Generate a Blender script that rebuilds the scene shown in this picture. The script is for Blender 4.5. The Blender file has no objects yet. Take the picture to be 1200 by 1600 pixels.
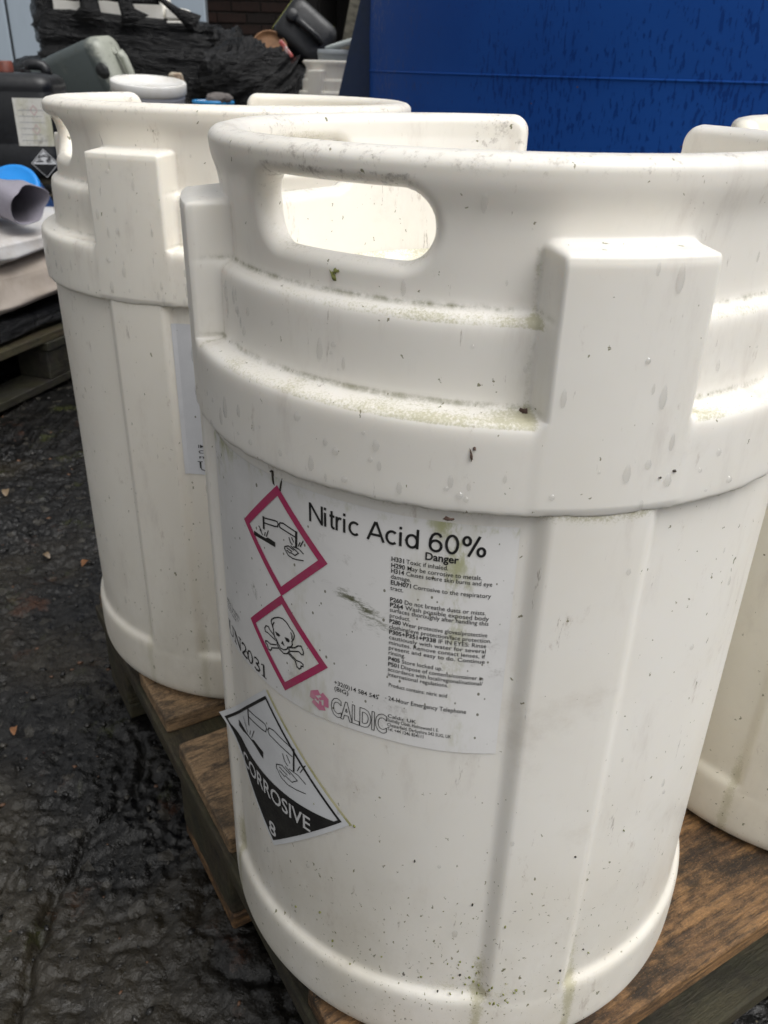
import bpy, bmesh, math, random
import numpy as np
from mathutils import Vector, Matrix
from mathutils.geometry import tessellate_polygon

random.seed(7)
rng = np.random.default_rng(11)
S = bpy.context.scene
COL = S.collection
D2R = math.radians
GZ = -0.144                     # ground level; z = 0 is the pallet deck the drums stand on

# ------------------------------------------------------------------ camera
cam = bpy.data.objects.new("camera", bpy.data.cameras.new("camera"))
COL.objects.link(cam)
cam.data.sensor_fit = 'VERTICAL'
cam.data.sensor_height = 36.0
cam.data.lens = 1317.94 / 1600 * 36.0
cam.data.clip_start = 0.02
cam.data.clip_end = 400
cam.matrix_world = (Matrix.Translation((0, 0, 0.6387)) @ Matrix.Rotation(D2R(90 - 27.7947), 4, 'X')
                    @ Matrix.Rotation(D2R(1.4287), 4, 'Z'))
cam.data.dof.use_dof = True
cam.data.dof.focus_distance = 0.50
cam.data.dof.aperture_fstop = 20.0
S.camera = cam

# ------------------------------------------------------------------ sky, sun, exposure
SUN_EL, SUN_AZ = 60.0, 124.0     # azimuth clockwise from +Y (light comes from behind the camera, to the right)
w = bpy.data.worlds.new("World")
S.world = w
w.use_nodes = True
wn = w.node_tree
bg = wn.nodes["Background"]
sky = wn.nodes.new("ShaderNodeTexSky")
sky.sky_type = 'NISHITA'
sky.sun_disc = False
sky.sun_elevation = D2R(SUN_EL)
sky.sun_rotation = D2R(SUN_AZ)
sky.dust_density = 5.5
sky.air_density = 1.0
hs = wn.nodes.new("ShaderNodeHueSaturation")   # overcast: the blue is washed out of the sky
hs.inputs["Saturation"].default_value = 0.06
wn.links.new(sky.outputs[0], hs.inputs["Color"])
wn.links.new(hs.outputs[0], bg.inputs[0])
bg.inputs[1].default_value = 0.1
sun = bpy.data.objects.new("sun", bpy.data.lights.new("sun", 'SUN'))
COL.objects.link(sun)
sun.data.energy = 0.8
sun.data.angle = D2R(50)
sun.data.color = (1.0, 0.975, 0.935)
az, el = D2R(SUN_AZ), D2R(SUN_EL)
sdir = Vector((math.sin(az) * math.cos(el), math.cos(az) * math.cos(el), math.sin(el)))
sun.rotation_euler = sdir.to_track_quat('Z', 'Y').to_euler()
sun.location = sdir * 20
S.view_settings.view_transform = 'Standard'
S.view_settings.look = 'None'
S.view_settings.gamma = 1
S.view_settings.use_curve_mapping = False
S.view_settings.exposure = 0.60
S.cycles.max_bounces = 10
S.cycles.diffuse_bounces = 6

# ------------------------------------------------------------------ helpers
def tag(o, label=None, cat=None, group=None, kind=None):
    if label: o["label"] = label
    if cat: o["category"] = cat
    if group: o["group"] = group
    if kind: o["kind"] = kind
    return o

def empty(name, loc=(0, 0, 0), rz=0.0, rot=None):
    o = bpy.data.objects.new(name, None)
    o.empty_display_size = 0.05
    COL.objects.link(o)
    o.location = loc
    o.rotation_euler = rot if rot else (0, 0, rz)
    return o

def link(name, me, mats=(), parent=None, smooth=False):
    for m in (mats if isinstance(mats, (list, tuple)) else [mats]):
        me.materials.append(m)
    if smooth:
        me.polygons.foreach_set("use_smooth", np.ones(len(me.polygons), dtype=bool))
    o = bpy.data.objects.new(name, me)
    COL.objects.link(o)
    if parent: o.parent = parent
    return o

def np_mesh(name, V, F, attrs=None, matidx=None):
    """V (n,3); F (m,4) quads or (m,3) tris, as arrays"""
    me = bpy.data.meshes.new(name)
    F = np.asarray(F, dtype=np.int32); V = np.asarray(V, dtype=np.float32)
    m, k = F.shape
    me.vertices.add(len(V)); me.vertices.foreach_set("co", V.ravel())
    me.loops.add(m * k); me.loops.foreach_set("vertex_index", F.ravel())
    me.polygons.add(m)
    me.polygons.foreach_set("loop_start", np.arange(0, m * k, k, dtype=np.int32))
    if matidx is not None: me.polygons.foreach_set("material_index", np.asarray(matidx, dtype=np.int32))
    me.update(calc_edges=True)
    me.validate()
    for n, a in (attrs or {}).items():
        at = me.attributes.new(n, 'FLOAT', 'POINT')
        at.data.foreach_set("value", np.asarray(a, dtype=np.float32))
    return me

def py_mesh(name, V, F):
    me = bpy.data.meshes.new(name)
    me.from_pydata([tuple(v) for v in V], [], [tuple(f) for f in F])
    me.update()
    return me

def rbox_mesh(name, sx, sy, sz, r=0.002, seg=1, jit=0.0):
    bm = bmesh.new()
    bmesh.ops.create_cube(bm, size=1)
    for v in bm.verts:
        v.co.x *= sx; v.co.y *= sy; v.co.z *= sz
        if jit: v.co += Vector((random.uniform(-jit, jit), random.uniform(-jit, jit), random.uniform(-jit, jit)))
    if r > 0:
        bmesh.ops.bevel(bm, geom=bm.edges[:], offset=r, segments=seg, affect='EDGES', profile=0.5)
    me = bpy.data.meshes.new(name)
    bm.to_mesh(me); bm.free()
    return me

def lathe_mesh(name, prof, n=48):
    t = np.linspace(0, 2 * np.pi, n, endpoint=False)
    P = np.array(prof)
    V = np.stack([P[:, None, 0] * np.cos(t), P[:, None, 0] * np.sin(t), np.repeat(P[:, 1:2], n, 1)], -1).reshape(-1, 3)
    i = np.arange(len(P) - 1)[:, None] * n; j = np.arange(n); k = (j + 1) % n
    F = np.stack([i + j, i + k, i + n + k, i + n + j], -1).reshape(-1, 4)
    return np_mesh(name, V, F)

def tube_mesh(name, pts, rad, n=10, caps=True):
    pts = [Vector(p) for p in pts]
    V, F = [], []
    for i, p in enumerate(pts):
        d = (pts[min(i + 1, len(pts) - 1)] - pts[max(i - 1, 0)]).normalized()
        a = d.cross(Vector((0, 0, 1)) if abs(d.z) < .9 else Vector((1, 0, 0))).normalized(); b = d.cross(a)
        r = rad[i] if isinstance(rad, (list, tuple)) else rad
        for k in range(n):
            q = 2 * math.pi * k / n
            V.append(p + a * math.cos(q) * r + b * math.sin(q) * r)
    for i in range(len(pts) - 1):
        for k in range(n):
            F.append((i * n + k, i * n + (k + 1) % n, (i + 1) * n + (k + 1) % n, (i + 1) * n + k))
    if caps:
        F.append(tuple(range(n - 1, -1, -1))); F.append(tuple(range((len(pts) - 1) * n, len(pts) * n)))
    return py_mesh(name, V, F)

_H = rng.random((64, 64, 64)).astype(np.float32)
def vnoise(p):
    i = np.floor(p).astype(int); f = p - i; f = f * f * (3 - 2 * f)
    i = i % 64; j = (i + 1) % 64
    def h(a, b, c): return _H[a, b, c]
    x0, y0, z0 = i[..., 0], i[..., 1], i[..., 2]; x1, y1, z1 = j[..., 0], j[..., 1], j[..., 2]
    fx, fy, fz = f[..., 0], f[..., 1], f[..., 2]
    a = h(x0, y0, z0) * (1 - fx) + h(x1, y0, z0) * fx; b = h(x0, y1, z0) * (1 - fx) + h(x1, y1, z0) * fx
    c = h(x0, y0, z1) * (1 - fx) + h(x1, y0, z1) * fx; d = h(x0, y1, z1) * (1 - fx) + h(x1, y1, z1) * fx
    return (a * (1 - fy) + b * fy) * (1 - fz) + (c * (1 - fy) + d * fy) * fz
def fbm(p, o=4, ridged=False):
    s = 0; a = .5; p = np.asarray(p, dtype=np.float64)
    for k in range(o):
        n = vnoise(p)
        s = s + a * ((1 - np.abs(2 * n - 1)) ** 2 if ridged else n); a *= .5; p = p * 2.03 + 17.1
    return s
def sstep(a, b, x):
    t = np.clip((x - a) / (b - a), 0, 1); return t * t * (3 - 2 * t)

# ------------------------------------------------------------------ materials
class NT:
    def __init__(s, name):
        s.m = bpy.data.materials.new(name); s.m.use_nodes = True
        s.t = s.m.node_tree; s.b = s.t.nodes["Principled BSDF"]; s.tc = s.t.nodes.new("ShaderNodeTexCoord")
    def add(s, ty, **kw):
        n = s.t.nodes.new(ty)
        for k, v in kw.items():
            if k in n.inputs: n.inputs[k].default_value = v
            else: setattr(n, k, v)
        return n
    def L(s, a, b): s.t.links.new(a, b)
    def co(s, scale=(1, 1, 1), rot=(0, 0, 0), src="Object"):
        mp = s.add("ShaderNodeMapping"); mp.inputs["Scale"].default_value = scale; mp.inputs["Rotation"].default_value = rot
        s.L(s.tc.outputs[src], mp.inputs[0]); return mp.outputs[0]
    def noise(s, co, scale, detail=4, rough=.55, out="Fac"):
        n = s.add("ShaderNodeTexNoise", Scale=scale, Detail=detail, Roughness=rough); s.L(co, n.inputs["Vector"]); return n.outputs[out]
    def vor(s, co, scale, feature='F1'):
        n = s.add("ShaderNodeTexVoronoi", Scale=scale); n.feature = feature; s.L(co, n.inputs["Vector"]); return n
    def ramp(s, f, a, b, va=0.0, vb=1.0):
        n = s.add("ShaderNodeMapRange"); n.interpolation_type = 'SMOOTHSTEP'
        for k, v in zip(("From Min", "From Max", "To Min", "To Max"), (a, b, va, vb)): n.inputs[k].default_value = v
        s.L(f, n.inputs[0]); return n.outputs[0]
    def math(s, op, a, b=0.0, clamp=False):
        n = s.add("ShaderNodeMath", operation=op, use_clamp=clamp)
        for i, x in enumerate((a, b)):
            if isinstance(x, (int, float)): n.inputs[i].default_value = x
            else: s.L(x, n.inputs[i])
        return n.outputs[0]
    def mix(s, f, a, b):
        n = s.add("ShaderNodeMix", data_type='RGBA')
        for x, sock in ((f, n.inputs[0]), (a, n.inputs[6]), (b, n.inputs[7])):
            if isinstance(x, (int, float)): sock.default_value = x
            elif isinstance(x, tuple): sock.default_value = x + (1,) if len(x) == 3 else x
            else: s.L(x, sock)
        return n.outputs[2]
    def attr(s, name):
        n = s.add("ShaderNodeAttribute", attribute_name=name); return n.outputs["Fac"]
    def bump(s, h, strength=.3, dist=.002, prev=None):
        n = s.add("ShaderNodeBump", Strength=strength, Distance=dist); s.L(h, n.inputs["Height"])
        if prev: s.L(prev, n.inputs["Normal"])
        return n.outputs[0]
    def out(s, color=None, rough=None, normal=None, **kw):
        b = s.b
        for x, k in ((color, "Base Color"), (rough, "Roughness")):
            if x is None: continue
            if isinstance(x, tuple): b.inputs[k].default_value = x + (1,)
            elif isinstance(x, (int, float)): b.inputs[k].default_value = x
            else: s.L(x, b.inputs[k])
        if normal: s.L(normal, b.inputs["Normal"])
        for k, v in kw.items(): b.inputs[k.replace("_", " ")].default_value = v
        return s.m

def flat(name, c, rough=.6, **kw):
    return NT(name).out(c, rough, **kw)

def dirty(name, c, dirt, amount=.5, scale=12, rough=.45, bump=.15, sz=(1, 1, 1), **kw):
    n = NT(name); co = n.co(sz)
    a = n.noise(co, scale, 6, .65); b = n.noise(co, scale * 6, 4, .6)
    f = n.math('MULTIPLY', n.ramp(n.math('ADD', n.math('MULTIPLY', a, .75), n.math('MULTIPLY', b, .25)), .44, .66), amount)
    return n.out(n.mix(f, c, dirt), n.ramp(b, .3, .7, rough - .08, rough + .12), n.bump(b, bump, .002), **kw)

def poly_plastic(name, base, tint, sp=1.0, alg=1.0, sss=.2):
    n = NT(name); co = n.co()
    info = n.add("ShaderNodeObjectInfo")
    big = n.noise(co, 5.0, 5, .6)
    c = n.mix(n.ramp(big, .35, .7), base, tint)
    # long greyish smears running down
    sm = n.noise(n.co((1, 1, .28)), 26, 7, .7)
    c = n.mix(n.math('MULTIPLY', n.ramp(sm, .53, .78), .34), c, (.42, .35, .30))
    dn = n.noise(n.co((1, 1, .42), (.1, .1, .7)), 34, 8, .78)
    c = n.mix(n.math('MULTIPLY', n.ramp(dn, .60, .70), .42), c, (.34, .26, .20))
    sm2 = n.noise(n.co((1, 1, 1)), 13, 8, .72)
    c = n.mix(n.math('MULTIPLY', n.ramp(sm2, .55, .75), .26), c, (.46, .40, .33))
    # scuffs: thin hair lines
    sc = n.noise(n.co((9, 9, 1.3), (.5, .3, 0)), 16, 5, .75)
    c = n.mix(n.math('MULTIPLY', n.ramp(sc, .655, .72), .55), c, (.22, .17, .14))
    # grime where the wear mask says so (rim, handle edges)
    g = n.attr("grime"); gn = n.noise(co, 130, 9, .8)
    gf = n.math('MULTIPLY', n.ramp(n.math('ADD', gn, n.math('MULTIPLY', g, .26)), .68, .84), g, True)
    c = n.mix(n.math('MULTIPLY', gf, .8), c, (.16, .12, .09))
    # green algae dust on ledges
    a = n.attr("algae"); an = n.noise(co, 750, 3, .75); an2 = n.noise(co, 38, 5, .65)
    ar = n.math('ADD', n.math('MULTIPLY', an, .55), n.math('MULTIPLY', an2, .5))
    af = n.ramp(n.math('ADD', ar, n.math('MULTIPLY', a, .40)), .70, .92)
    af = n.math('MULTIPLY', n.math('MULTIPLY', af, n.ramp(a, .02, .35)), alg)
    c = n.mix(n.math('MULTIPLY', af, .62), c, (.33, .31, .13))
    k = n.attr("corner")
    kf = n.math('MULTIPLY', k, n.ramp(n.math('ADD', n.noise(co, 95, 6, .75), n.math('MULTIPLY', n.noise(co, 14, 4, .6), .6)), .66, .98))
    c = n.mix(n.math('MULTIPLY', kf, .85 * min(1, alg + .2)), c, (.16, .15, .06))
    # shade toward the foot, painted in as a mottled brownish film
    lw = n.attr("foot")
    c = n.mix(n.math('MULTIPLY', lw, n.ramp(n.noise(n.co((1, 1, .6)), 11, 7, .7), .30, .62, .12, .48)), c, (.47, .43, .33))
    # loose specks, a random few cells
    s = n.attr("speck")
    wa = n.add("ShaderNodeVectorMath", operation='MULTIPLY_ADD'); n.L(n.noise(co, 260, 3, .6, 'Color'), wa.inputs[0]); wa.inputs[1].default_value = (.006, .006, .006); n.L(n.co((1, 1, .62)), wa.inputs[2]); wv = wa.outputs[0]
    for sc_, r0, col, den in ((110, .16, (.11, .11, .03), .008), (240, .24, (.15, .14, .05), .016), (60, .075, (.06, .045, .03), .007), (420, .28, (.18, .16, .08), .022)):
        v = n.vor(wv, sc_)
        sep = n.add("ShaderNodeSeparateColor"); n.L(v.outputs["Color"], sep.inputs[0])
        thr = n.math('ADD', n.math('MULTIPLY', s, .42), den * sp)
        on = n.math('LESS_THAN', sep.outputs[0], thr)
        rad = n.math('MULTIPLY', sep.outputs[1], r0)
        wob = n.math('ADD', v.outputs["Distance"], n.math('MULTIPLY', n.noise(co, 700, 2), .12))
        f = n.math('MULTIPLY', on, n.math('LESS_THAN', n.math('SUBTRACT', wob, .06), rad))
        c = n.mix(n.math('MULTIPLY', f, .85), c, col)
    rr = n.ramp(n.noise(co, 30, 5), .3, .7, .30, .46)
    nm = n.bump(n.noise(co, 9, 3), .05, .01)
    nm = n.bump(n.noise(co, 240, 3), .05, .0006, nm)
    m = n.out(c, rr, nm, Subsurface_Weight=sss, Subsurface_Scale=.012)
    n.b.inputs["Subsurface Radius"].default_value = (1.0, .85, .6)
    return m

M = {}
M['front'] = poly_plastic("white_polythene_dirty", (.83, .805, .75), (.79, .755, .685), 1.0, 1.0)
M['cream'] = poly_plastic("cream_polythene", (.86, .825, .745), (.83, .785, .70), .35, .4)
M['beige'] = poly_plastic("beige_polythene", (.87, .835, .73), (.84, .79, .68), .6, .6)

def paper_mat(name, base, green=1.0, lo=.58):
    n = NT(name); co = n.co()
    c = n.mix(n.ramp(n.noise(co, 9, 6, .65), .4, .7), base, tuple(x * .86 for x in base))
    c = n.mix(n.math('MULTIPLY', n.ramp(n.noise(n.co((1, 1, .35)), 15, 6, .7), lo - .04, lo + .16), .42 * green), c, (.38, .36, .16))
    c = n.mix(n.math('MULTIPLY', n.ramp(n.noise(co, 24, 9, .78), lo + .02, lo + .18), .55 * green), c, (.22, .20, .16))
    c = n.mix(n.math('MULTIPLY', n.ramp(n.math('ADD', n.noise(n.co((1, 1, .5)), 60, 8, .75), n.math('MULTIPLY', n.attr("green"), .22)), .60, .78), n.math('MULTIPLY', n.attr("green"), .75)), c, (.33, .34, .10))
    c = n.mix(n.math('MULTIPLY', n.ramp(n.math('ADD', n.noise(n.co((1, 1, 3), (.2, .4, .3)), 90, 9, .8), n.math('MULTIPLY', n.attr("smudge"), .22)), .60, .76), n.attr("smudge")), c, (.10, .105, .05))
    for sc_, thr, r0 in ((157, .20, .15), (290, .20, .22)):
        v = n.vor(n.co((1, 1, .7)), sc_)
        sep = n.add("ShaderNodeSeparateColor"); n.L(v.outputs["Color"], sep.inputs[0])
        f = n.math('MULTIPLY', n.math('LESS_THAN', sep.outputs[0], thr * green), n.math('LESS_THAN', v.outputs["Distance"], n.math('MULTIPLY', sep.outputs[1], r0)))
        c = n.mix(n.math('MULTIPLY', f, .8), c, (.09, .085, .035))
    return n.out(c, .42, n.bump(n.noise(co, 60, 4), .1, .0005))
M['paper'] = paper_mat("label_paper", (.80, .79, .775), 1.25, .55)
M['paper_clean'] = paper_mat("label_paper_clean", (.72, .73, .76), .3, .66)
M['paper_pl'] = paper_mat("placard_vinyl", (.72, .73, .74), .15, .7)
M['paper_old'] = paper_mat("label_paper_stained", (.68, .67, .62), 1.2, .5)
M['ink'] = dirty("black_ink", (.012, .012, .013), (.06, .06, .05), .3, 60, .4, 0)
M['white_ink'] = flat("white_ink", (.62, .62, .62), .4)
M['red_ink'] = dirty("crimson_ink", (.42, .035, .12), (.34, .10, .14), .6, 40, .4, 0)
M['pink_ink'] = dirty("pink_ink", (.58, .19, .30), (.6, .4, .42), .6, 60, .4, 0)
M['yellow_edge'] = dirty("yellowed_glue", (.62, .58, .36), (.36, .35, .14), .9, 70, .5, 0)

def wood_mat(name, c1, c2, dark, moss=0.0, wet=.5):
    n = NT(name); co = n.co((1.0, 9, 9))
    info = n.add("ShaderNodeObjectInfo")
    off = n.add("ShaderNodeVectorMath", operation='ADD'); n.L(co, off.inputs[0])
    cmb = n.add("ShaderNodeCombineXYZ"); n.L(n.math('MULTIPLY', info.outputs["Random"], 37.0), cmb.inputs[0]); n.L(n.math('MULTIPLY', info.outputs["Random"], 11.0), cmb.inputs[1])
    n.L(cmb.outputs[0], off.inputs[1]); cv = off.outputs[0]
    g = n.noise(cv, 9, 8, .7); g2 = n.noise(cv, 34, 5, .7); pt = n.noise(n.co((1.6, 3, 3)), 7, 6, .65)
    c = n.mix(n.ramp(g, .36, .64), c1, c2)
    c = n.mix(n.math('MULTIPLY', n.ramp(g2, .46, .66), .75), c, dark)
    c = n.mix(n.math('MULTIPLY', n.ramp(pt, .48, .62), .88), c, dark)
    fl = n.noise(n.co((2.2, 3.5, 3.5)), 46, 7, .75)
    c = n.mix(n.math('MULTIPLY', n.ramp(fl, .52, .66), .6), c, dark); c = n.mix(n.math('MULTIPLY', n.ramp(fl, .40, .28), .35), c, tuple(min(1, x * 1.5) for x in c1))
    if moss:
        mn = n.noise(n.co((2, 2, 2)), 9, 7, .7)
        c = n.mix(n.math('MULTIPLY', n.ramp(mn, .36, .60), moss), c, (.060, .064, .022))
        fine = n.noise(n.co(), 160, 4, .7)
        c = n.mix(n.math('MULTIPLY', n.ramp(fine, .58, .68), .5 * moss), c, (.16, .16, .08))
    f3 = n.noise(n.co((3, 6, 6)), 130, 6, .8)
    c = n.mix(n.math('MULTIPLY', n.ramp(f3, .50, .66), .55), c, dark); c = n.mix(n.math('MULTIPLY', n.ramp(f3, .46, .34), .4), c, tuple(min(1, x * 1.7) for x in c1))
    h = n.math('ADD', n.math('ADD', n.math('MULTIPLY', g, .6), n.math('MULTIPLY', f3, .35)), n.math('MULTIPLY', g2, .6))
    return n.out(c, n.ramp(pt, .3, .7, wet - .1, wet + .25), n.bump(h, .8, .004))
M['wood_tan'] = wood_mat("pallet_wood_tan", (.42, .27, .145), (.30, .195, .105), (.035, .026, .02), .06)
M['wood_rot'] = wood_mat("pallet_wood_rotten", (.34, .185, .075), (.14, .075, .034), (.015, .010, .007), .05, .42)
M['wood_moss'] = wood_mat("pallet_wood_mossy", (.060, .046, .026), (.042, .032, .018), (.013, .010, .007), .30)
M['wood_black'] = wood_mat("pallet_wood_shaded", (.020, .016, .012), (.014, .011, .008), (.006, .005, .004), .2)  # the black shade under the left pallet, put into its wood colour
M['wood_grey'] = wood_mat("pallet_wood_grey", (.27, .225, .15), (.17, .14, .095), (.035, .03, .022), .25)

# ------------------------------------------------------------------ ground
def graded(lo, hi, step, far, grow=1.35):
    a = list(np.arange(lo, hi + step / 2, step)); s = step
    while a[-1] < far: s *= grow; a.append(a[-1] + s)
    s = step
    while a[0] > -far: s *= grow; a.insert(0, a[0] - s)
    return np.array(a)
def graded2(parts, far, grow):
    a = list(np.concatenate([np.arange(p, q - 1e-6, st) for p, q, st in parts] + [[parts[-1][1]]]))
    s = parts[-1][2]
    while a[-1] < far: s *= grow; a.append(a[-1] + s)
    s = parts[0][2]
    while a[0] > -far: s *= grow; a.insert(0, a[0] - s)
    return np.array(a)
gx = graded2([(-1.02, -.02, .0032), (-.02, .80, .0062)], 90, 1.25); gy = graded2([(.05, .38, .006), (.38, 1.75, .0035)], 90, 1.22)
X, Y = np.meshgrid(gx, gy)
P = np.stack([X, Y, np.zeros_like(X)], -1)
def cells(x, y, size, seed):
    """broken-stone relief: every jittered cell is a tilted facet of its own height"""
    r = np.random.default_rng(seed); J = r.random((128, 128, 5))
    u, v = x / size, y / size; iu, iv = np.floor(u).astype(int), np.floor(v).astype(int)
    best = np.full(x.shape, 9.0); second = np.full(x.shape, 9.0); h = np.zeros(x.shape)
    for di in (-1, 0, 1):
        for dj in (-1, 0, 1):
            q = J[(iu + di) % 128, (iv + dj) % 128]
            dx, dy = u - (iu + di + q[..., 0]), v - (iv + dj + q[..., 1]); d = np.hypot(dx, dy)
            hh = q[..., 2] + (q[..., 3] - .5) * 1.3 * dx + (q[..., 4] - .5) * 1.3 * dy - .35 * d * d
            m = d < best
            second = np.where(m, best, np.minimum(second, d)); h = np.where(m, hh, h); best = np.where(m, d, best)
    return h - .9 * np.exp(-((second - best) / .10) ** 2)
n1 = fbm(P * 7, 3) - .45; n2 = fbm(P * 30 + 5, 4, True)
rough_zone = sstep(.36, .54, fbm(P * 3.1 + 40, 2))
brown = sstep(.35, .62, fbm(P * 6 + 21, 3) + .40 * sstep(-.20, -.42, X + .35 * (Y - .5)) * sstep(.95, .6, Y) - .02)
rough_zone = rough_zone * (1 - .6 * brown)
wx, wy = X + (fbm(P * 40, 2) - .4) * .012, Y + (fbm(P * 40 + 60, 2) - .4) * .012
c1, c2 = cells(wx, wy, .0165, 3), cells(wx + .31, wy + .17, .0092, 4)
amp = np.clip(1.2 - (np.hypot(X, Y - 1.2) - 2) / 6, .15, 1)
fine = np.clip((2.2 - np.hypot(X + .4, Y - .9)) / .6, 0, 1)
Zg = (n1 * .022 - (n2 - .35) * .012) * amp + ((c1 - .4) * .0048 * (.3 + .7 * rough_zone) + (c2 - .4) * .0040 * (.45 + .55 * rough_zone)) * fine
crack = np.abs(X + .335 + .05 * (fbm(P * 9 + 3, 3) - .45) * 3 - .12 * (Y - .55)) + np.where((Y > .45) & (Y < .85), 0, 1)
Zg -= .012 * np.exp(-(crack / .005) ** 2)
Zg = GZ + np.minimum(Zg, .014) - .009
ny, nx = X.shape
ii = np.arange(ny - 1)[:, None] * nx + np.arange(nx - 1)
me = np_mesh("ground", np.stack([X, Y, Zg], -1).reshape(-1, 3), np.stack([ii, ii + 1, ii + nx + 1, ii + nx], -1).reshape(-1, 4),
             {"rz": rough_zone.ravel(), "brown": brown.ravel()})
n = NT("wet_asphalt"); co = n.co()
a = n.noise(co, 2.6, 5, .6); b = n.noise(co, 24, 8, .72); cc = n.noise(co, 120, 5, .7); v = n.vor(co, 75)
c = n.mix(n.ramp(b, .38, .68), (.0035, .0035, .0035), (.015, .0145, .0135))
c = n.mix(n.math('MULTIPLY', n.attr("brown"), n.ramp(b, .25, .6, .25, .7)), c, (.034, .028, .018))
c = n.mix(n.math('MULTIPLY', n.ramp(n.noise(n.co((1, 1, 1), (0, 0, .6)), 7, 7, .7), .59, .70), .55), c, (.095, .042, .022))
c = n.mix(n.math('MULTIPLY', n.ramp(n.noise(n.co((1.2, 1, 1), (.3, 0, 2)), 9, 7, .7), .58, .70), .8), c, (.034, .038, .012))
c = n.mix(n.math('MULTIPLY', n.ramp(n.noise(n.co((1, 1, 1), (1, 0, 1)), 14, 7, .7), .68, .72), .8), c, (.16, .03, .028))
c = n.mix(n.math('MULTIPLY', n.ramp(n.noise(n.co((1, 1, 1), (2, 0, 3)), 30, 4, .7), .70, .74), .7), c, (.16, .14, .09))
sep = n.add("ShaderNodeSeparateColor"); n.L(v.outputs["Color"], sep.inputs[0])
c = n.mix(n.math('MULTIPLY', n.math('LESS_THAN', sep.outputs[0], .05), .5), c, (.06, .055, .045))
hgt = n.math('ADD', n.math('MULTIPLY', b, .6), n.math('ADD', n.math('MULTIPLY', cc, .35), n.math('MULTIPLY', v.outputs["Distance"], -.22)))
v2 = n.vor(n.co((1, 1, 1)), 48); sp2 = n.add("ShaderNodeSeparateColor"); n.L(v2.outputs["Color"], sp2.inputs[0])
chunk = n.math('MULTIPLY', n.math('SUBTRACT', sp2.outputs[1], v2.outputs["Distance"]), n.ramp(n.noise(co, 5, 3), .38, .55))
nm = n.bump(n.math('ADD', hgt, n.math('MULTIPLY', chunk, .3)), .7, .006)
nm = n.bump(n.noise(co, 230, 3, .6), .6, .0025, nm)
n.out(c, n.ramp(n.math('ADD', n.math('MULTIPLY', b, .6), n.math('MULTIPLY', a, .4)), .36, .60, .06, .34), nm, Specular_IOR_Level=.42)
M['ground'] = n.m
g = link("ground", me, M['ground'], smooth=True)
tag(g, "wet black asphalt yard with brown and red stains and loose grit", "ground", kind="structure")

# loose grit: one stuff object
Vs, Fs, mi = [], [], []
def ground_z(x, y):
    i = min(max(np.searchsorted(gx, x) - 1, 0), nx - 2); j = min(max(np.searchsorted(gy, y) - 1, 0), ny - 2)
    fx = (x - gx[i]) / (gx[i + 1] - gx[i]); fy = (y - gy[j]) / (gy[j + 1] - gy[j])
    return ((Zg[j, i] * (1 - fx) + Zg[j, i + 1] * fx) * (1 - fy) + (Zg[j + 1, i] * (1 - fx) + Zg[j + 1, i + 1] * fx) * fy)
ico = bmesh.new(); bmesh.ops.create_icosphere(ico, subdivisions=1, radius=1)
iv = np.array([v.co[:] for v in ico.verts]); ifc = np.array([[v.index for v in f.verts] for f in ico.faces]); ico.free()
for k in range(3400):
    y = .3 + 2.3 * random.random() ** 1.3; x = random.uniform(-1.1, .6) if k % 3 else random.uniform(-.7, -.1)
    r = .0013 + .0048 * random.random() ** 3.6
    q = iv * (1 + .9 * (rng.random((12, 1)) - .5)) * np.array([r, r * random.uniform(.5, 1.1), r * .38])
    t = random.uniform(0, 6.28); R2 = np.array([[math.cos(t), -math.sin(t), 0], [math.sin(t), math.cos(t), 0], [0, 0, 1]])
    Fs.append(ifc + 12 * k); Vs.append(q @ R2 + np.array([x, y, ground_z(x, y) + r * .15]))
    mi += [random.choices((0, 1, 2), (8, 3, 1))[0]] * 20
gr = link("gravel", np_mesh("gravel", np.concatenate(Vs), np.concatenate(Fs), matidx=mi),
          [dirty("grit_dark", (.012, .012, .0115), (.05, .045, .04), .8, 60, .28, .3), dirty("grit_grey", (.05, .046, .038), (.03, .028, .025), .6, 60, .35, .3),
           dirty("grit_brown", (.13, .065, .035), (.05, .03, .02), .6, 60, .4, .3)])
tag(gr, "loose dark grit scattered over the wet yard", "gravel", kind="stuff")

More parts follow.
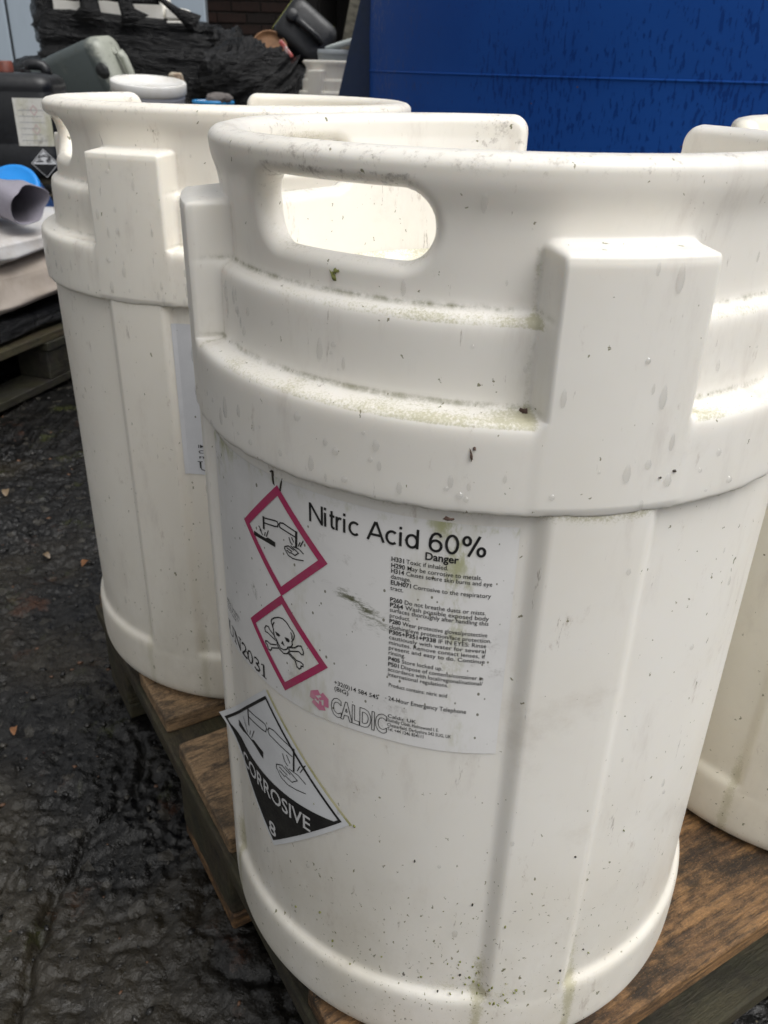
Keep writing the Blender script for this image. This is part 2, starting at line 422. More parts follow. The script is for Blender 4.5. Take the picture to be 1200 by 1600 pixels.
# ------------------------------------------------------------------ pallets (800 x 1200 block pallets)
def board_meshes():
    d = {}
    for nm, sx, sy, sz in (("top_wide", 1.2, .145, .022), ("top_narrow", 1.2, .100, .022), ("stringer", .8, .145, .022),
                           ("bottom", 1.2, .100, .022), ("bottom_mid", 1.2, .145, .022)):
        me = rbox_mesh(nm, sx, sy, sz, .0028, 2, .0012)
        d[nm] = me
    d["block"] = rbox_mesh("block", .145, .100, .078, .004, 2, .001)
    d["block_mid"] = rbox_mesh("block_mid", .145, .145, .078, .004, 2, .001)
    return d
BM = board_meshes()
def make_pallet(O, zt, ang, scheme, label, group=None):
    """O: ground-plane corner datum of the front pallet; local x along the boards (n), local -y toward the viewer (e)."""
    root = empty("wooden_pallet", (O[0], O[1], zt), ang)
    tag(root, label, "pallet", group)
    def piece(name, key, x, y, z, mat, rz=0):
        o = bpy.data.objects.new(name, BM[key]); COL.objects.link(o); o.parent = root
        if not BM[key].materials: BM[key].materials.append(M['wood_grey'])
        o.material_slots[0].link = 'OBJECT'; o.material_slots[0].material = M[mat]
        o.location = (x, y, z); o.rotation_euler = (random.uniform(-.004, .004), 0, rz + random.uniform(-.004, .004))
        return o
    rows = [("top_wide", .4025), ("top_narrow", .235), ("top_wide", .0735), ("top_narrow", -.09), ("top_wide", -.2375)]
    for (key, y), mt in zip(rows, scheme['top']):
        piece("top_board", key, .6, y, -.011, mt)
    for x, mt in zip((.0685, .6, 1.1315), scheme['str']):
        piece("stringer_board", "stringer", x, .0825, -.0335, mt, math.pi / 2)
    for x in (.0725, .6, 1.1275):
        for y, key in ((.425, "block"), (.0825, "block_mid"), (-.26, "block")):
            piece("block", key, x, y, -.084, scheme['blk'])
    for y, key, mt in ((.425, "bottom", scheme['bot'][0]), (.0825, "bottom_mid", scheme['bot'][1]), (-.26, "bottom", scheme['bot'][2])):
        piece("bottom_board", key, .6, y, -.1335, mt)
    return root
ANG = math.atan2(.521, .853)
make_pallet((-.138, .552), 0, ANG, dict(top=('wood_tan', 'wood_tan', 'wood_tan', 'wood_rot', 'wood_rot'), str=('wood_moss',) * 3, blk='wood_moss', bot=('wood_moss', 'wood_rot', 'wood_moss')),
            "weathered wooden pallet with mossy edges carrying the three white drums")

# ------------------------------------------------------------------ the polythene drums
RREC, RRIB, RSK, RLUG = .1895, .1951, .1962, .1966
Z2, Z1, ZR = .4957, .5394, .6087
def wrapT(T): return (T + np.pi) % (2 * np.pi) - np.pi
def cyl3(T, z, k): return np.stack([np.sin(T) * k, -np.cos(T) * k, z * k], -1)
def dents(T, z): return (fbm(cyl3(T, z, 0) + np.stack([np.sin(T) * 1.4 + 5, -np.cos(T) * 1.4 + 5, z * 7], -1), 2) - .37) * .0016
def rib_mask(T):
    q = np.abs(wrapT(4 * T) / 4)
    return 1 - sstep(D2R(9.3) - .0065 / .19, D2R(9.3) + .0045 / .19, q)
def r_body(T, z):
    m = rib_mask(T) * sstep(.0, .02, z)
    return RREC + (RRIB - RREC) * m + dents(T, z) * sstep(.05, .1, z)

def resample(pts, step):
    p = np.array(pts, float)
    for _ in range(3):                                            # Chaikin rounding
        a = p[:-1] * .75 + p[1:] * .25; b = p[:-1] * .25 + p[1:] * .75
        p = np.vstack([p[:1], np.stack([a, b], 1).reshape(-1, 2), p[-1:]])
    s = np.r_[0, np.cumsum(np.hypot(*np.diff(p, axis=0).T))]
    t = np.linspace(0, s[-1], max(int(s[-1] / step), 2))
    return np.stack([np.interp(t, s, p[:, 0]), np.interp(t, s, p[:, 1])], -1)

def grid_faces(nr, nc):
    i = np.arange(nr - 1)[:, None] * nc; j = np.arange(nc); k = (j + 1) % nc
    return np.stack([i + j, i + k, i + nc + k, i + nc + j], -1)

def make_body():
    low = resample([(0.001, .006), (.15, .006), (.172, .003), (.182, .0005), (.190, .004), (.1945, .012), (.1955, .022), (.1956, .045), (.1954, .0595),
                    (.1942, .0645), (.1918, .0672), (.1903, .0685), (.1896, .0715), (.1895, .078), (.1895, .09)], .0022)
    zz = np.linspace(.09, .456, 90)[1:]
    prof = np.vstack([low, np.stack([np.full_like(zz, RREC), zz], -1)])
    nc = 720
    T = np.linspace(-np.pi, np.pi, nc, endpoint=False)[None, :]
    r = np.repeat(prof[:, :1], nc, 1); z = np.repeat(prof[:, 1:], nc, 1); TT = np.repeat(T, len(prof), 0)
    rec = sstep(.0, 1, (z > .05).astype(float))
    m = rib_mask(TT) * (z > .03)
    r = np.where(z > .03, np.maximum(r, r + (RRIB - r) * m), r)
    r = np.where(z > .05, r + dents(TT, z) * sstep(.05, .1, z), r)
    V = np.stack([r * np.sin(TT), -r * np.cos(TT), z], -1).reshape(-1, 3)
    F = grid_faces(len(prof), nc).reshape(-1, 4)
    q = np.degrees(wrapT(TT)); edge = np.exp(-((np.abs(np.degrees(wrapT(4 * TT) / 4)) - 10.2) / 1.6) ** 2)
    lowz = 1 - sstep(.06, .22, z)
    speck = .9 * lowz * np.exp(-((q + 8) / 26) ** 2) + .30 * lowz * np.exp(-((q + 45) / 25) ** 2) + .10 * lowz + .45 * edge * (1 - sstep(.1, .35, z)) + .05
    ledge = np.exp(-((z - .073) / .006) ** 2)
    algae = .75 * edge * (1 - sstep(.06, .16, z)) + .35 * ledge * (.3 + np.exp(-((q + 12) / 14) ** 2)) + .75 * sstep(.438, .450, z) + .18 * lowz
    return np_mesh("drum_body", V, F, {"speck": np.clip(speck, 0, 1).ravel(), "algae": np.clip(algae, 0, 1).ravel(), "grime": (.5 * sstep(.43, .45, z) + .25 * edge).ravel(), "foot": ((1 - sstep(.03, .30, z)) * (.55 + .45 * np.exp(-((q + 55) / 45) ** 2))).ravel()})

HOLES = (-45.8, -135)
def collar_sdf(T, z):
    d = ZR - z
    for h in HOLES:
        u = wrapT(T - D2R(h)) * .174
        dd = np.hypot(np.maximum(np.abs(u) - .0362, 0), z - .5752) - .0163
        d = np.minimum(d, dd)
    u = np.abs(wrapT(T - D2R(135))) * .172
    a = u - .0645; b = ZR - z; rr = .013
    corner = np.where((a < rr) & (b < rr), rr - np.hypot(rr - np.minimum(a, rr), rr - np.minimum(b, rr)), np.minimum(a, b))
    base = .556 - z                                                # floor of the pouring gap
    d = np.minimum(d, np.where(u < .12, np.maximum(corner, base), d))
    return d

def make_collar():
    step = .00135
    prof = resample([(.1885, .4478), (.1925, .4474), (.1955, .4480), (.1962, .4505), (.1962, .462), (.1962, .478), (.1961, .4885), (.1950, .4935), (.1915, .4960),
                     (.1850, .4966), (.1818, .4975), (.1807, .5005), (.1805, .510), (.1804, .525), (.1802, .5330), (.1792, .5375), (.1765, .5398), (.1738, .5406), (.1724, .5430),
                     (.1722, .549), (.1724, .560), (.1727, .574), (.1738, .583), (.1760, .590), (.1776, .5955), (.1780, .601), (.1780, ZR)], step)
    nc = 900
    Tv = np.linspace(-np.pi, np.pi, nc, endpoint=False)
    k0 = int(np.argmax(prof[:, 1] > .5455))                        # rows above this belong to the cut-out sheet
    r = np.repeat(prof[:, :1], nc, 1); z = np.repeat(prof[:, 1:], nc, 1); T = np.repeat(Tv[None], len(prof), 0).copy()
    # ragged flash along the lower edge
    edge = np.exp(-((z - .4478) / .0015) ** 2)
    z = z + edge * (fbm(np.stack([T * 40, T * 0, T * 0], -1), 3) - .45) * .0028
    # snap cut-outs
    d = collar_sdf(T, z)
    keepv = d > 0
    F = grid_faces(len(prof), nc)
    anyk = keepv.ravel()[F].any(-1)
    eps = 1e-5
    Ts, zs = T.copy(), z.copy()
    for _ in range(4):
        dd = collar_sdf(Ts, zs)
        m = (dd < 0) & (np.arange(len(prof))[:, None] > k0 - 6)
        gT = (collar_sdf(Ts + eps / .174, zs) - collar_sdf(Ts - eps / .174, zs)) / (2 * eps)
        gz = (collar_sdf(Ts, zs + eps) - collar_sdf(Ts, zs - eps)) / (2 * eps)
        g2 = np.maximum(gT ** 2 + gz ** 2, .2)
        Ts = np.where(m, Ts - np.clip(dd * gT / g2, -.004, .004) / .174, Ts); zs = np.where(m, zs - np.clip(dd * gz / g2, -.004, .004), zs)
    T, z = Ts, zs
    d = np.maximum(collar_sdf(T, z), 0)
    # lugs
    q = np.abs(wrapT(4 * T - D2R(1.2)) / 4) * .19
    ax = q - (.0372 - .005); ay = (z - .5725) * 2.4 + .005
    sd = np.hypot(np.maximum(ax, 0), np.maximum(ay, 0)) + np.minimum(np.maximum(ax, ay), 0) - .005
    lm = 1 - sstep(-.0030, .0038, sd)
    lug_r = RLUG - .0010 * sstep(.5665, .5725, z)
    r = np.where(z > .452, r + (np.maximum(lug_r, r) - r) * lm, r)
    r = r + dents(T, z) * .8
    # sheet edges rounded to full radius
    rin = np.interp(z, [.44, .575, .592, .62], [.1565, .1565, .1590, .1590])
    wdt = .0070
    t = np.clip(d / wdt, 0, 1); e = 1 - np.sqrt(np.maximum(1 - (1 - t) ** 2, 0))
    e = np.where(np.arange(len(prof))[:, None] > k0 - 6, e, 0)
    half = (np.minimum(r, .182) - rin) / 2
    ro = r - e * half; ri = rin + e * half
    V1 = np.stack([ro * np.sin(T), -ro * np.cos(T), z], -1).reshape(-1, 3)
    F1 = F[anyk]
    # inner sheet
    k1 = int(np.argmax(prof[:, 1] > .4885))
    V2 = np.stack([ri * np.sin(T), -ri * np.cos(T), z], -1).reshape(-1, 3)
    F2 = F[k1:][anyk[k1:]][:, ::-1]
    nv = len(V1)
    weld = (d.ravel() <= 1e-6)
    idx2 = np.where(weld, np.arange(nv), np.arange(nv) + nv)
    V = np.vstack([V1, V2]); Fa = np.vstack([F1, idx2[F2]])
    # masks for dirt
    led = lambda zl, s: np.exp(-np.maximum(z - zl, 0) / s) * (z > zl - .0035)
    on = 1 - lm
    algae = on * (.80 * led(Z2, .0032) + .62 * led(Z1, .0028)) + .34 * np.exp(-((sd - .005) / .003) ** 2) * (z > Z2) * (z < .58)
    algae = algae * (.55 + .6 * np.exp(-(wrapT(T - D2R(-15)) / .5) ** 2)) + .5 * edge
    hd = collar_sdf(T, np.minimum(z, .5945)); hole_edge = np.exp(-(np.maximum(np.minimum(np.where(z < .5985, hd, 1), .1), 0) / .006) ** 2) * (z > .547)
    grime = .55 * hole_edge + .48 * sstep(.592, .604, z) + .16 * sstep(.585, .592, z) + .5 * edge + .25 * on * led(Z2, .004)
    algae = np.maximum(algae, .45 * hole_edge * (z < .57))
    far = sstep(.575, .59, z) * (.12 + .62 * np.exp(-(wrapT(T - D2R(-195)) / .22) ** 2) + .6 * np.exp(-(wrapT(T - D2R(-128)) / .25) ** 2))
    corner = np.clip(on * (np.exp(-((z - .4990) / .0013) ** 2) + np.exp(-((z - .5424) / .0012) ** 2)) + .5 * np.exp(-((sd - .0055) / .0012) ** 2) * (z > Z2) * (z < .57) + .8 * np.exp(-((z - .4476) / .0010) ** 2), 0, 1)
    a2 = np.concatenate([np.clip(algae, 0, 1).ravel(), np.clip(.12 + .35 * hole_edge, 0, 1).ravel()])
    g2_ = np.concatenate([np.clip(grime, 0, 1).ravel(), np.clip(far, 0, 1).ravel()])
    s2 = np.concatenate([(.03 + .12 * on * led(Z2, .008)).ravel(), (.06 * np.ones(nv))])
    used = np.unique(Fa); remap = np.full(2 * nv, -1); remap[used] = np.arange(len(used))
    return np_mesh("drum_collar", V[used], remap[Fa], {"algae": a2[used], "grime": g2_[used], "speck": s2[used], "corner": np.concatenate([corner.ravel(), np.zeros(nv)])[used]})

def make_deck():
    me = lathe_mesh("drum_deck", [(.001, .508), (.03, .5075), (.12, .505), (.145, .503), (.152, .505), (.1585, .511)], 96)
    rr = np.array([math.hypot(v.co.x, v.co.y) for v in me.vertices])
    at = me.attributes.new("algae", 'FLOAT', 'POINT'); at.data.foreach_set("value", (.75 * sstep(.10, .155, rr)).astype(np.float32))
    return me
ME_BODY, ME_COLLAR, ME_DECK = make_body(), make_collar(), make_deck()
def make_bung():
    return lathe_mesh("bung", [(.001, .0), (.024, .0), (.024, .014), (.022, .017), (.001, .017)], 24)
ME_BUNG = make_bung()

def r_collar(T, z):
    return np.interp(z, [.447, .490, .4966, .535, .5406, .575, .595, .61], [.1962, .1962, .1806, .1803, .1720, .1718, .1780, .178])

n = NT("rain_water")
tr = n.add("ShaderNodeBsdfTransparent"); gl_ = n.add("ShaderNodeBsdfGlossy", Roughness=.05); fr = n.add("ShaderNodeLayerWeight", Blend=.22); mx = n.add("ShaderNodeMixShader")
tr.inputs[0].default_value = (1, 1, 1, 1)
n.L(n.math('ADD', n.math('MULTIPLY', n.math('POWER', fr.outputs['Facing'], 1.5), .5), .10, True), mx.inputs[0]); n.L(tr.outputs[0], mx.inputs[1]); n.L(gl_.outputs[0], mx.inputs[2])
n.L(mx.outputs[0], n.t.nodes["Material Output"].inputs[0])
M['water'] = n.m
def drops_mesh(n, seed, tmin, tmax):
    rg = random.Random(seed)
    V, F = [], []
    k = 0
    while k < n:
        t = D2R(rg.uniform(tmin, tmax)); z = rg.choice((rg.uniform(.10, .43), rg.uniform(.452, .485), rg.uniform(.452, .485), rg.uniform(.505, .53), rg.uniform(.505, .53), rg.uniform(.5475, .595)))
        q = abs(float(wrapT(np.array(4 * t)) / 4)) * .19
        if z > .545 and (float(collar_sdf(np.array(t), np.array(z))) < .01): continue
        if z > .45:
            R = float(r_collar(t, z))
            if q < .030 and z < .572: R = RLUG
            elif q < .042: continue
        else:
            R = float(r_body(np.array(t), np.array(z)))
        R += float(dents(np.array(t), np.array(z))) * (.8 if z > .45 else 0)
        a = rg.uniform(.0009, .0024); b = a * rg.choice((1, 1.2, 1.6, 2.4, 3.2)); h = a * .6
        c = Vector((math.sin(t), -math.cos(t), 0)); u = Vector((math.cos(t), math.sin(t), 0)); up = Vector((0, 0, 1))
        base = c * (R - .0002) + up * z; off = len(V)
        V.append(base + c * h)
        for lv, (s, hh) in enumerate(((.5, .86), (.85, .5), (1.0, 0.0))):
            for j in range(10):
                p = 2 * math.pi * j / 10
                sy = math.sin(p); wide = 1 - .25 * max(sy, 0)
                V.append(base + c * (h * hh) + u * (a * s * math.cos(p) * wide) + up * (b * s * sy) - up * (.15 * b * hh))
        for j in range(10):
            F.append((off, off + 1 + j, off + 1 + (j + 1) % 10))
            for lv in range(2):
                o = off + 1 + lv * 10
                F.append((o + j, o + 10 + j, o + 10 + (j + 1) % 10, o + (j + 1) % 10))
        k += 1
    return py_mesh("water_drops", V, F)

def make_drum(loc, rot, mat, label, group, drops=None):
    root = empty("plastic_drum", loc, D2R(rot))
    tag(root, label, "drum", group)
    for nm, me in (("body", ME_BODY), ("collar", ME_COLLAR), ("top_deck", ME_DECK)):
        if not me.materials:
            me.materials.append(mat)
            me.polygons.foreach_set("use_smooth", np.ones(len(me.polygons), dtype=bool))
        o = bpy.data.objects.new(nm, me); COL.objects.link(o); o.parent = root
        o.material_slots[0].link = 'OBJECT'; o.material_slots[0].material = mat
        if nm == "top_deck":
            for sx in (-.07, .07):
                if not ME_BUNG.materials: ME_BUNG.materials.append(M['cream'])
                b = bpy.data.objects.new("bung", ME_BUNG); COL.objects.link(b); b.parent = o; b.location = (sx, 0, .5055)
    if drops:
        o = link("water_drops", drops_mesh(*drops), M['water'], root, True); o["kind"] = "stuff"
    return root
GRP = "white plastic drums on the pallet"
ROT1, ROT2 = 11.3, 70.5
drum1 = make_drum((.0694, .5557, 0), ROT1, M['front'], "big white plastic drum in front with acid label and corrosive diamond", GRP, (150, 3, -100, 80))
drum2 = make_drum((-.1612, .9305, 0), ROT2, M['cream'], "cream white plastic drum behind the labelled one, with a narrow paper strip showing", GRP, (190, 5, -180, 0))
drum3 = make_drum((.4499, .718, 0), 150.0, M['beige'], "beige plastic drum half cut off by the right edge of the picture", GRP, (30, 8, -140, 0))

# ------------------------------------------------------------------ printed matter
_cu = bpy.data.curves.new("lettering_source", 'FONT')
_co = bpy.data.objects.new("lettering_source", _cu)
COL.objects.link(_co)
def text_tris(s, bold=0.0):
    _cu.body = s; _cu.size = 1; _cu.offset = bold; _cu.resolution_u = 3
    bpy.context.view_layer.update()
    me = _co.evaluated_get(bpy.context.evaluated_depsgraph_get()).to_mesh()
    V = [(v.co.x, v.co.y) for v in me.vertices]; F = [tuple(p.vertices) for p in me.polygons]
    _co.evaluated_get(bpy.context.evaluated_depsgraph_get()).to_mesh_clear()
    return V, F
CAP = max(v[1] for v in text_tris("H")[0])

class Print:
    """flat print, collected in metres (u along the surface, v up) with a layer height"""
    def __init__(s): s.V, s.F, s.M, s.Lv = [], [], [], []
    def put(s, V, F, m, lv):
        o = len(s.V); s.V += V; s.Lv += [lv] * len(V); s.F += [tuple(i + o for i in f) for f in F]; s.M += [m] * len(F)
    def text(s, t, u, v, cap, width=None, m=0, bold=0.0, slant=0.0, lv=1, center=False, xs=1.0):
        V, F = text_tris(t, bold)
        if not V: return 0
        k = cap / CAP; w_ = max(x for x, y in V); kx = k * xs if width is None else width / w_
        o = -w_ * kx / 2 if center else 0
        s.put([(u + o + x * kx, v + y * k) for x, y in V], F, m, lv)
        return w_ * kx
    def words(s, parts, u, v, cap, width, m=0, lv=1):
        """parts: list of (text, bold); fitted to width"""
        runs = []; x = 0
        for t, b in parts:
            V, F = text_tris(t, .022 if b else .004)
            runs.append((V, F, x)); x += max(p[0] for p in V) + .32
        tot = x - .32; kx = (width / tot) if width else s.kx0 * cap
        for V, F, x0 in runs:
            s.put([(u + (x0 + p[0]) * kx, v + p[1] * cap / CAP) for p in V], F, m, lv)
        return kx / cap
    def outline(s, t, u, v, cap, width, lw, m=0, bold=0.0, lv=1):
        V, F = text_tris(t, bold); cnt = {}
        for f in F:
            for a, b in zip(f, f[1:] + f[:1]): cnt[(min(a, b), max(a, b))] = cnt.get((min(a, b), max(a, b)), 0) + 1
        x0 = min(p[0] for p in V); w_ = max(p[0] for p in V) - x0; kx = width / w_; ky = cap / CAP
        # weld coincident points so that only real outlines remain
        key = {}; rep = [key.setdefault((round(p[0], 4), round(p[1], 4)), i) for i, p in enumerate(V)]
        cnt = {}
        for f in F:
            g = [rep[i] for i in f]
            for a, b in zip(g, g[1:] + g[:1]): cnt[(min(a, b), max(a, b))] = cnt.get((min(a, b), max(a, b)), 0) + 1
        for (a, b), c in cnt.items():
            if c == 1:
                pa = (u + (V[a][0] - x0) * kx, v + V[a][1] * ky); pb = (u + (V[b][0] - x0) * kx, v + V[b][1] * ky)
                s.line([pa, pb], lw, m, lv)
    def line(s, pts, lw, m=0, lv=1, closed=False, maxl=.004):
        P = [Vector(p) for p in pts]
        if closed: P.append(P[0])
        Q = [P[0]]
        for a, b in zip(P, P[1:]):
            k = max(1, int((b - a).length / maxl))
            Q += [a.lerp(b, (i + 1) / k) for i in range(k)]
        V, F = [], []
        n_ = len(Q)
        for i, p in enumerate(Q):
            a = Q[i - 1] if i else (Q[-2] if closed else Q[0]); b = Q[i + 1] if i < n_ - 1 else (Q[1] if closed else Q[-1])
            d1 = (p - a).normalized() if (p - a).length > 1e-9 else (b - p).normalized()
            d2 = (b - p).normalized() if (b - p).length > 1e-9 else d1
            t = (d1 + d2).normalized() if (d1 + d2).length > .2 else d1
            nn = Vector((-t.y, t.x)); sc = min(1 / max(nn.dot(Vector((-d1.y, d1.x))), .5), 1.6)
            V += [tuple(p + nn * lw / 2 * sc), tuple(p - nn * lw / 2 * sc)]
        F = [(2 * i, 2 * i + 1, 2 * i + 3, 2 * i + 2) for i in range(n_ - 1)]
        s.put(V, F, m, lv)
    def poly(s, pts, m=0, lv=1):
        V = [tuple(p) for p in pts]
        F = tessellate_polygon([[Vector((p[0], p[1], 0)) for p in pts]])
        s.put(V, [tuple(f) for f in F], m, lv)
    def convex(s, lo, hi, u0, u1, nu=40, nv=6, m=0, lv=0):
        """column fill between the curves lo(u) and hi(u)"""
        V, F = [], []
        for i in range(nu + 1):
            u = u0 + (u1 - u0) * i / nu
            a, b = lo(u), hi(u)
            for j in range(nv + 1): V.append((u, a + (b - a) * j / nv))
        for i in range(nu):
            for j in range(nv):
                o = i * (nv + 1) + j; F.append((o, o + nv + 1, o + nv + 2, o + 1))
        s.put(V, F, m, lv)
    def build(s, name, mapf, mats, parent, step=.00035):
        V = [mapf(u, v, lv * step) for (u, v), lv in zip(s.V, s.Lv)]
        me = py_mesh(name, V, s.F)
        o = link(name, me, mats, parent)
        me.polygons.foreach_set("material_index", np.array(s.M, dtype=np.int32))
        return o

COR = {'tl': [(-0.389, 0.287), (-0.097, 0.353), (-0.035, 0.36), (-0.01, 0.325), (-0.031, 0.27), (-0.103, 0.249), (-0.384, 0.199), (-0.389, 0.287)],
       'tr': [(0.391, 0.336), (0.108, 0.385), (0.034, 0.365), (0.01, 0.32), (0.03, 0.28), (0.09, 0.275), (0.372, 0.241)],
       'll': [(-0.387, 0.314), (-0.39, 0.079)], 'lr': [(0.394, 0.353), (0.381, 0.067)],
       'bar': [(-0.685, -0.075), (-0.445, -0.076), (-0.346, -0.065), (-0.286, -0.029), (-0.103, -0.041), (-0.108, -0.13), (-0.683, -0.155)],
       'f1': [(-0.534, 0.083), (-0.458, 0.01)], 'f2': [(-0.506, 0.03), (-0.431, -0.044)], 'f3': [(-0.269, 0.104), (-0.336, -0.035)], 'f4': [(-0.357, 0.04), (-0.382, -0.036)],
       'g1': [(0.229, 0.187), (0.257, 0.109), (0.3, 0.079)], 'g2': [(0.287, 0.209), (0.334, 0.133)], 'g3': [(0.47, 0.189), (0.428, 0.102)], 'g4': [(0.537, 0.239), (0.467, 0.107)],
       'h1': [(0.222, 0.031), (0.128, -0.02), (0.12, -0.062), (0.198, -0.148), (0.294, -0.167), (0.404, -0.149), (0.532, -0.115)], 'h2': [(0.171, -0.023), (0.289, -0.049)],
       'h3': [(0.215, 0.025), (0.331, -0.009)], 'h4': [(0.261, 0.049), (0.378, 0.002)], 'h5': [(0.318, 0.055), (0.441, 0.056), (0.536, 0.005)],
       'h6': [(0.25, -0.075), (0.35, -0.092), (0.427, -0.021), (0.378, 0.002)], 'h7': [(0.169, -0.068), (0.249, -0.096)]}
SKULL = {'cr': [(-0.252, 0.106), (-0.262, 0.185), (-0.298, 0.264), (-0.318, 0.309), (-0.292, 0.365), (-0.213, 0.436), (-0.101, 0.503), (0.004, 0.529), (0.103, 0.496), (0.182, 0.426), (0.253, 0.378), (0.283, 0.324), (0.264, 0.246), (0.22, 0.17), (0.226, 0.103), (0.199, 0.048), (0.114, -0.003), (0.086, -0.06), (0.006, -0.116), (-0.083, -0.128), (-0.15, -0.051), (-0.184, 0.002), (-0.238, 0.029), (-0.252, 0.106)],
         'jaw': [(-0.177, -0.037), (-0.163, -0.115), (-0.103, -0.167), (0.002, -0.197), (0.09, -0.15), (0.144, -0.079), (0.139, -0.011)], 't1': [(-0.228, 0.342), (-0.27, 0.265), (-0.27, 0.181)], 't2': [(0.195, 0.343), (0.225, 0.296), (0.222, 0.212)],
         'e1': [(-0.212, 0.156), (-0.12, 0.162), (-0.077, 0.143), (-0.115, 0.095), (-0.178, 0.096)], 'e2': [(0.037, 0.167), (0.131, 0.187), (0.167, 0.15), (0.136, 0.106), (0.077, 0.104)], 'no': [(-0.02, 0.061), (-0.059, -0.016), (0.028, -0.027)],
         'b1': [(-0.219, 0.04), (-0.376, 0.11), (-0.402, 0.152), (-0.473, 0.135), (-0.52, 0.06), (-0.504, -0.003), (-0.422, 0.007), (-0.186, -0.035)],
         'b2': [(0.116, -0.136), (0.286, -0.203), (0.323, -0.312), (0.378, -0.327), (0.418, -0.285), (0.42, -0.241), (0.466, -0.232), (0.468, -0.182), (0.407, -0.163), (0.319, -0.179), (0.143, -0.108)],
         'b3': [(-0.191, -0.116), (-0.367, -0.199), (-0.456, -0.184), (-0.513, -0.209), (-0.512, -0.252), (-0.462, -0.267), (-0.437, -0.34), (-0.387, -0.348), (-0.345, -0.302), (-0.332, -0.258), (-0.129, -0.153)],
         'b4': [(0.148, 0.007), (0.281, 0.068), (0.363, 0.15), (0.433, 0.178), (0.484, 0.085), (0.474, 0.017), (0.435, 0.005), (0.374, 0.038), (0.144, -0.072)]}
def corrosion(p, cu, cv, s, lw, m=0, lv=1):
    g = lambda k: [(cu + a * s, cv + b * s) for a, b in COR[k]]
    for k in ('tl', 'tr'): p.line(g(k), lw, m, lv)
    for k in ('ll', 'lr'): p.line(g(k), lw * 1.9, m, lv)
    for k in ('f1', 'f2', 'f3', 'f4', 'g1', 'g2', 'g3', 'g4', 'h1', 'h2', 'h3', 'h4', 'h5', 'h6', 'h7'): p.line(g(k), lw * .85, m, lv)
    p.poly(g('bar'), m, lv)
def skull(p, cu, cv, s, lw, m=0, lv=1):
    g = lambda k: [(cu + a * s, cv + b * s) for a, b in SKULL[k]]
    for k in ('cr', 'jaw', 't1', 't2', 'b1', 'b2', 'b3', 'b4'): p.line(g(k), lw, m, lv)
    for k in ('e1', 'e2', 'no'): p.poly(g(k), m, lv)

SERIF = {  # thin/thick pen strokes on a 0..w by 0..1 box: (points, width)
 'U': (.80, [([(.14, 1), (.14, .32), (.2, .12), (.36, .02), (.52, .05), (.63, .18), (.66, .36), (.66, 1)], .05), ([(.14, 1), (.14, .3)], .10), ([(.0, .98), (.28, .98)], .04), ([(.54, .98), (.8, .98)], .04)]),
 'N': (.86, [([(.14, 0), (.14, 1)], .045), ([(.14, .98), (.70, .02)], .10), ([(.70, 0), (.70, 1)], .045), ([(0, .98), (.18, .98)], .04), ([(.0, .02), (.28, .02)], .04), ([(.56, .98), (.84, .98)], .04)]),
 '2': (.52, [([(.04, .76), (.10, .92), (.22, .98), (.36, .92), (.41, .76), (.36, .56), (.2, .28), (.04, .04)], .075), ([(.03, .05), (.48, .05)], .09), ([(.48, .05), (.50, .2)], .04)]),
 '0': (.54, [([(.25, .98), (.12, .85), (.06, .5), (.12, .15), (.25, .02), (.38, .15), (.44, .5), (.38, .85), (.25, .98)], .06), ([(.08, .75), (.06, .5), (.08, .25)], .09), ([(.42, .75), (.44, .5), (.42, .25)], .09)]),
 '3': (.52, [([(.06, .84), (.2, .98), (.36, .9), (.38, .74), (.28, .58), (.16, .54)], .065), ([(.18, .54), (.36, .46), (.44, .28), (.36, .08), (.2, .02), (.05, .1)], .075)]),
 '1': (.40, [([(.22, 0), (.22, .98)], .10), ([(.06, .86), (.22, .97)], .05), ([(.06, .02), (.38, .02)], .04)])}
def serif(p, t, u, v, cap, width, m=0, lv=1, fit=None):
    tot = sum(SERIF[c][0] for c in t); k = width / tot; x = u
    for i, c in enumerate(t):
        w_, st = SERIF[c]
        kk = k
        if fit:                                                    # uneven hand-set letter widths
            x, kk = fit[i][0], (fit[i][1] - fit[i][0]) / w_
        for pts, lw in st: p.line([(x + a * kk, v + b * cap) for a, b in pts], lw * cap * 1.75 * (kk / k) ** .7, m, lv)
        x += w_ * kk

def _arc(cx, cy, rx, ry, a0, a1, k=22): return [(cx + rx * math.cos(D2R(a0 + (a1 - a0) * i / k)), cy + ry * math.sin(D2R(a0 + (a1 - a0) * i / k))) for i in range(k + 1)]
GROT = {'N': (.95, [[(.065, 0), (.065, 1)], [(.08, .96), (.80, .04)], [(.815, 0), (.815, 1)]]), 'i': (.31, [[(.065, 0), (.065, .725)], [(.065, .86), (.065, 1)]]),
 't': (.38, [[(.15, .93), (.15, .2), (.17, .10), (.24, .055), (.33, .06)], [(.02, .67), (.32, .67)]]), 'r': (.44, [[(.065, 0), (.065, .725)], [(.065, .40), (.09, .55), (.17, .65), (.25, .675), (.34, .65)]]),
 'c': (.70, [_arc(.335, .36, .275, .315, 48, 312)]), 'A': (.93, [[(.0, 0), (.405, .985)], [(.435, .985), (.84, 0)], [(.15, .31), (.69, .31)]]), 'd': (.78, [_arc(.325, .36, .265, .315, 0, 360), [(.60, 0), (.60, 1)]]),
 '6': (.78, [_arc(.345, .32, .27, .27, 0, 360), [(.585, .78), (.53, .89), (.42, .945), (.29, .93), (.17, .83), (.09, .62), (.072, .40), (.078, .30)]]), '0': (.78, [_arc(.34, .495, .27, .445, 0, 360)]),
 '%': (1.2, [_arc(.25, .745, .165, .205, 0, 360), _arc(.95, .245, .165, .205, 0, 360), [(.36, -.03), (.84, 1.03)]]), ' ': (.36, [])}
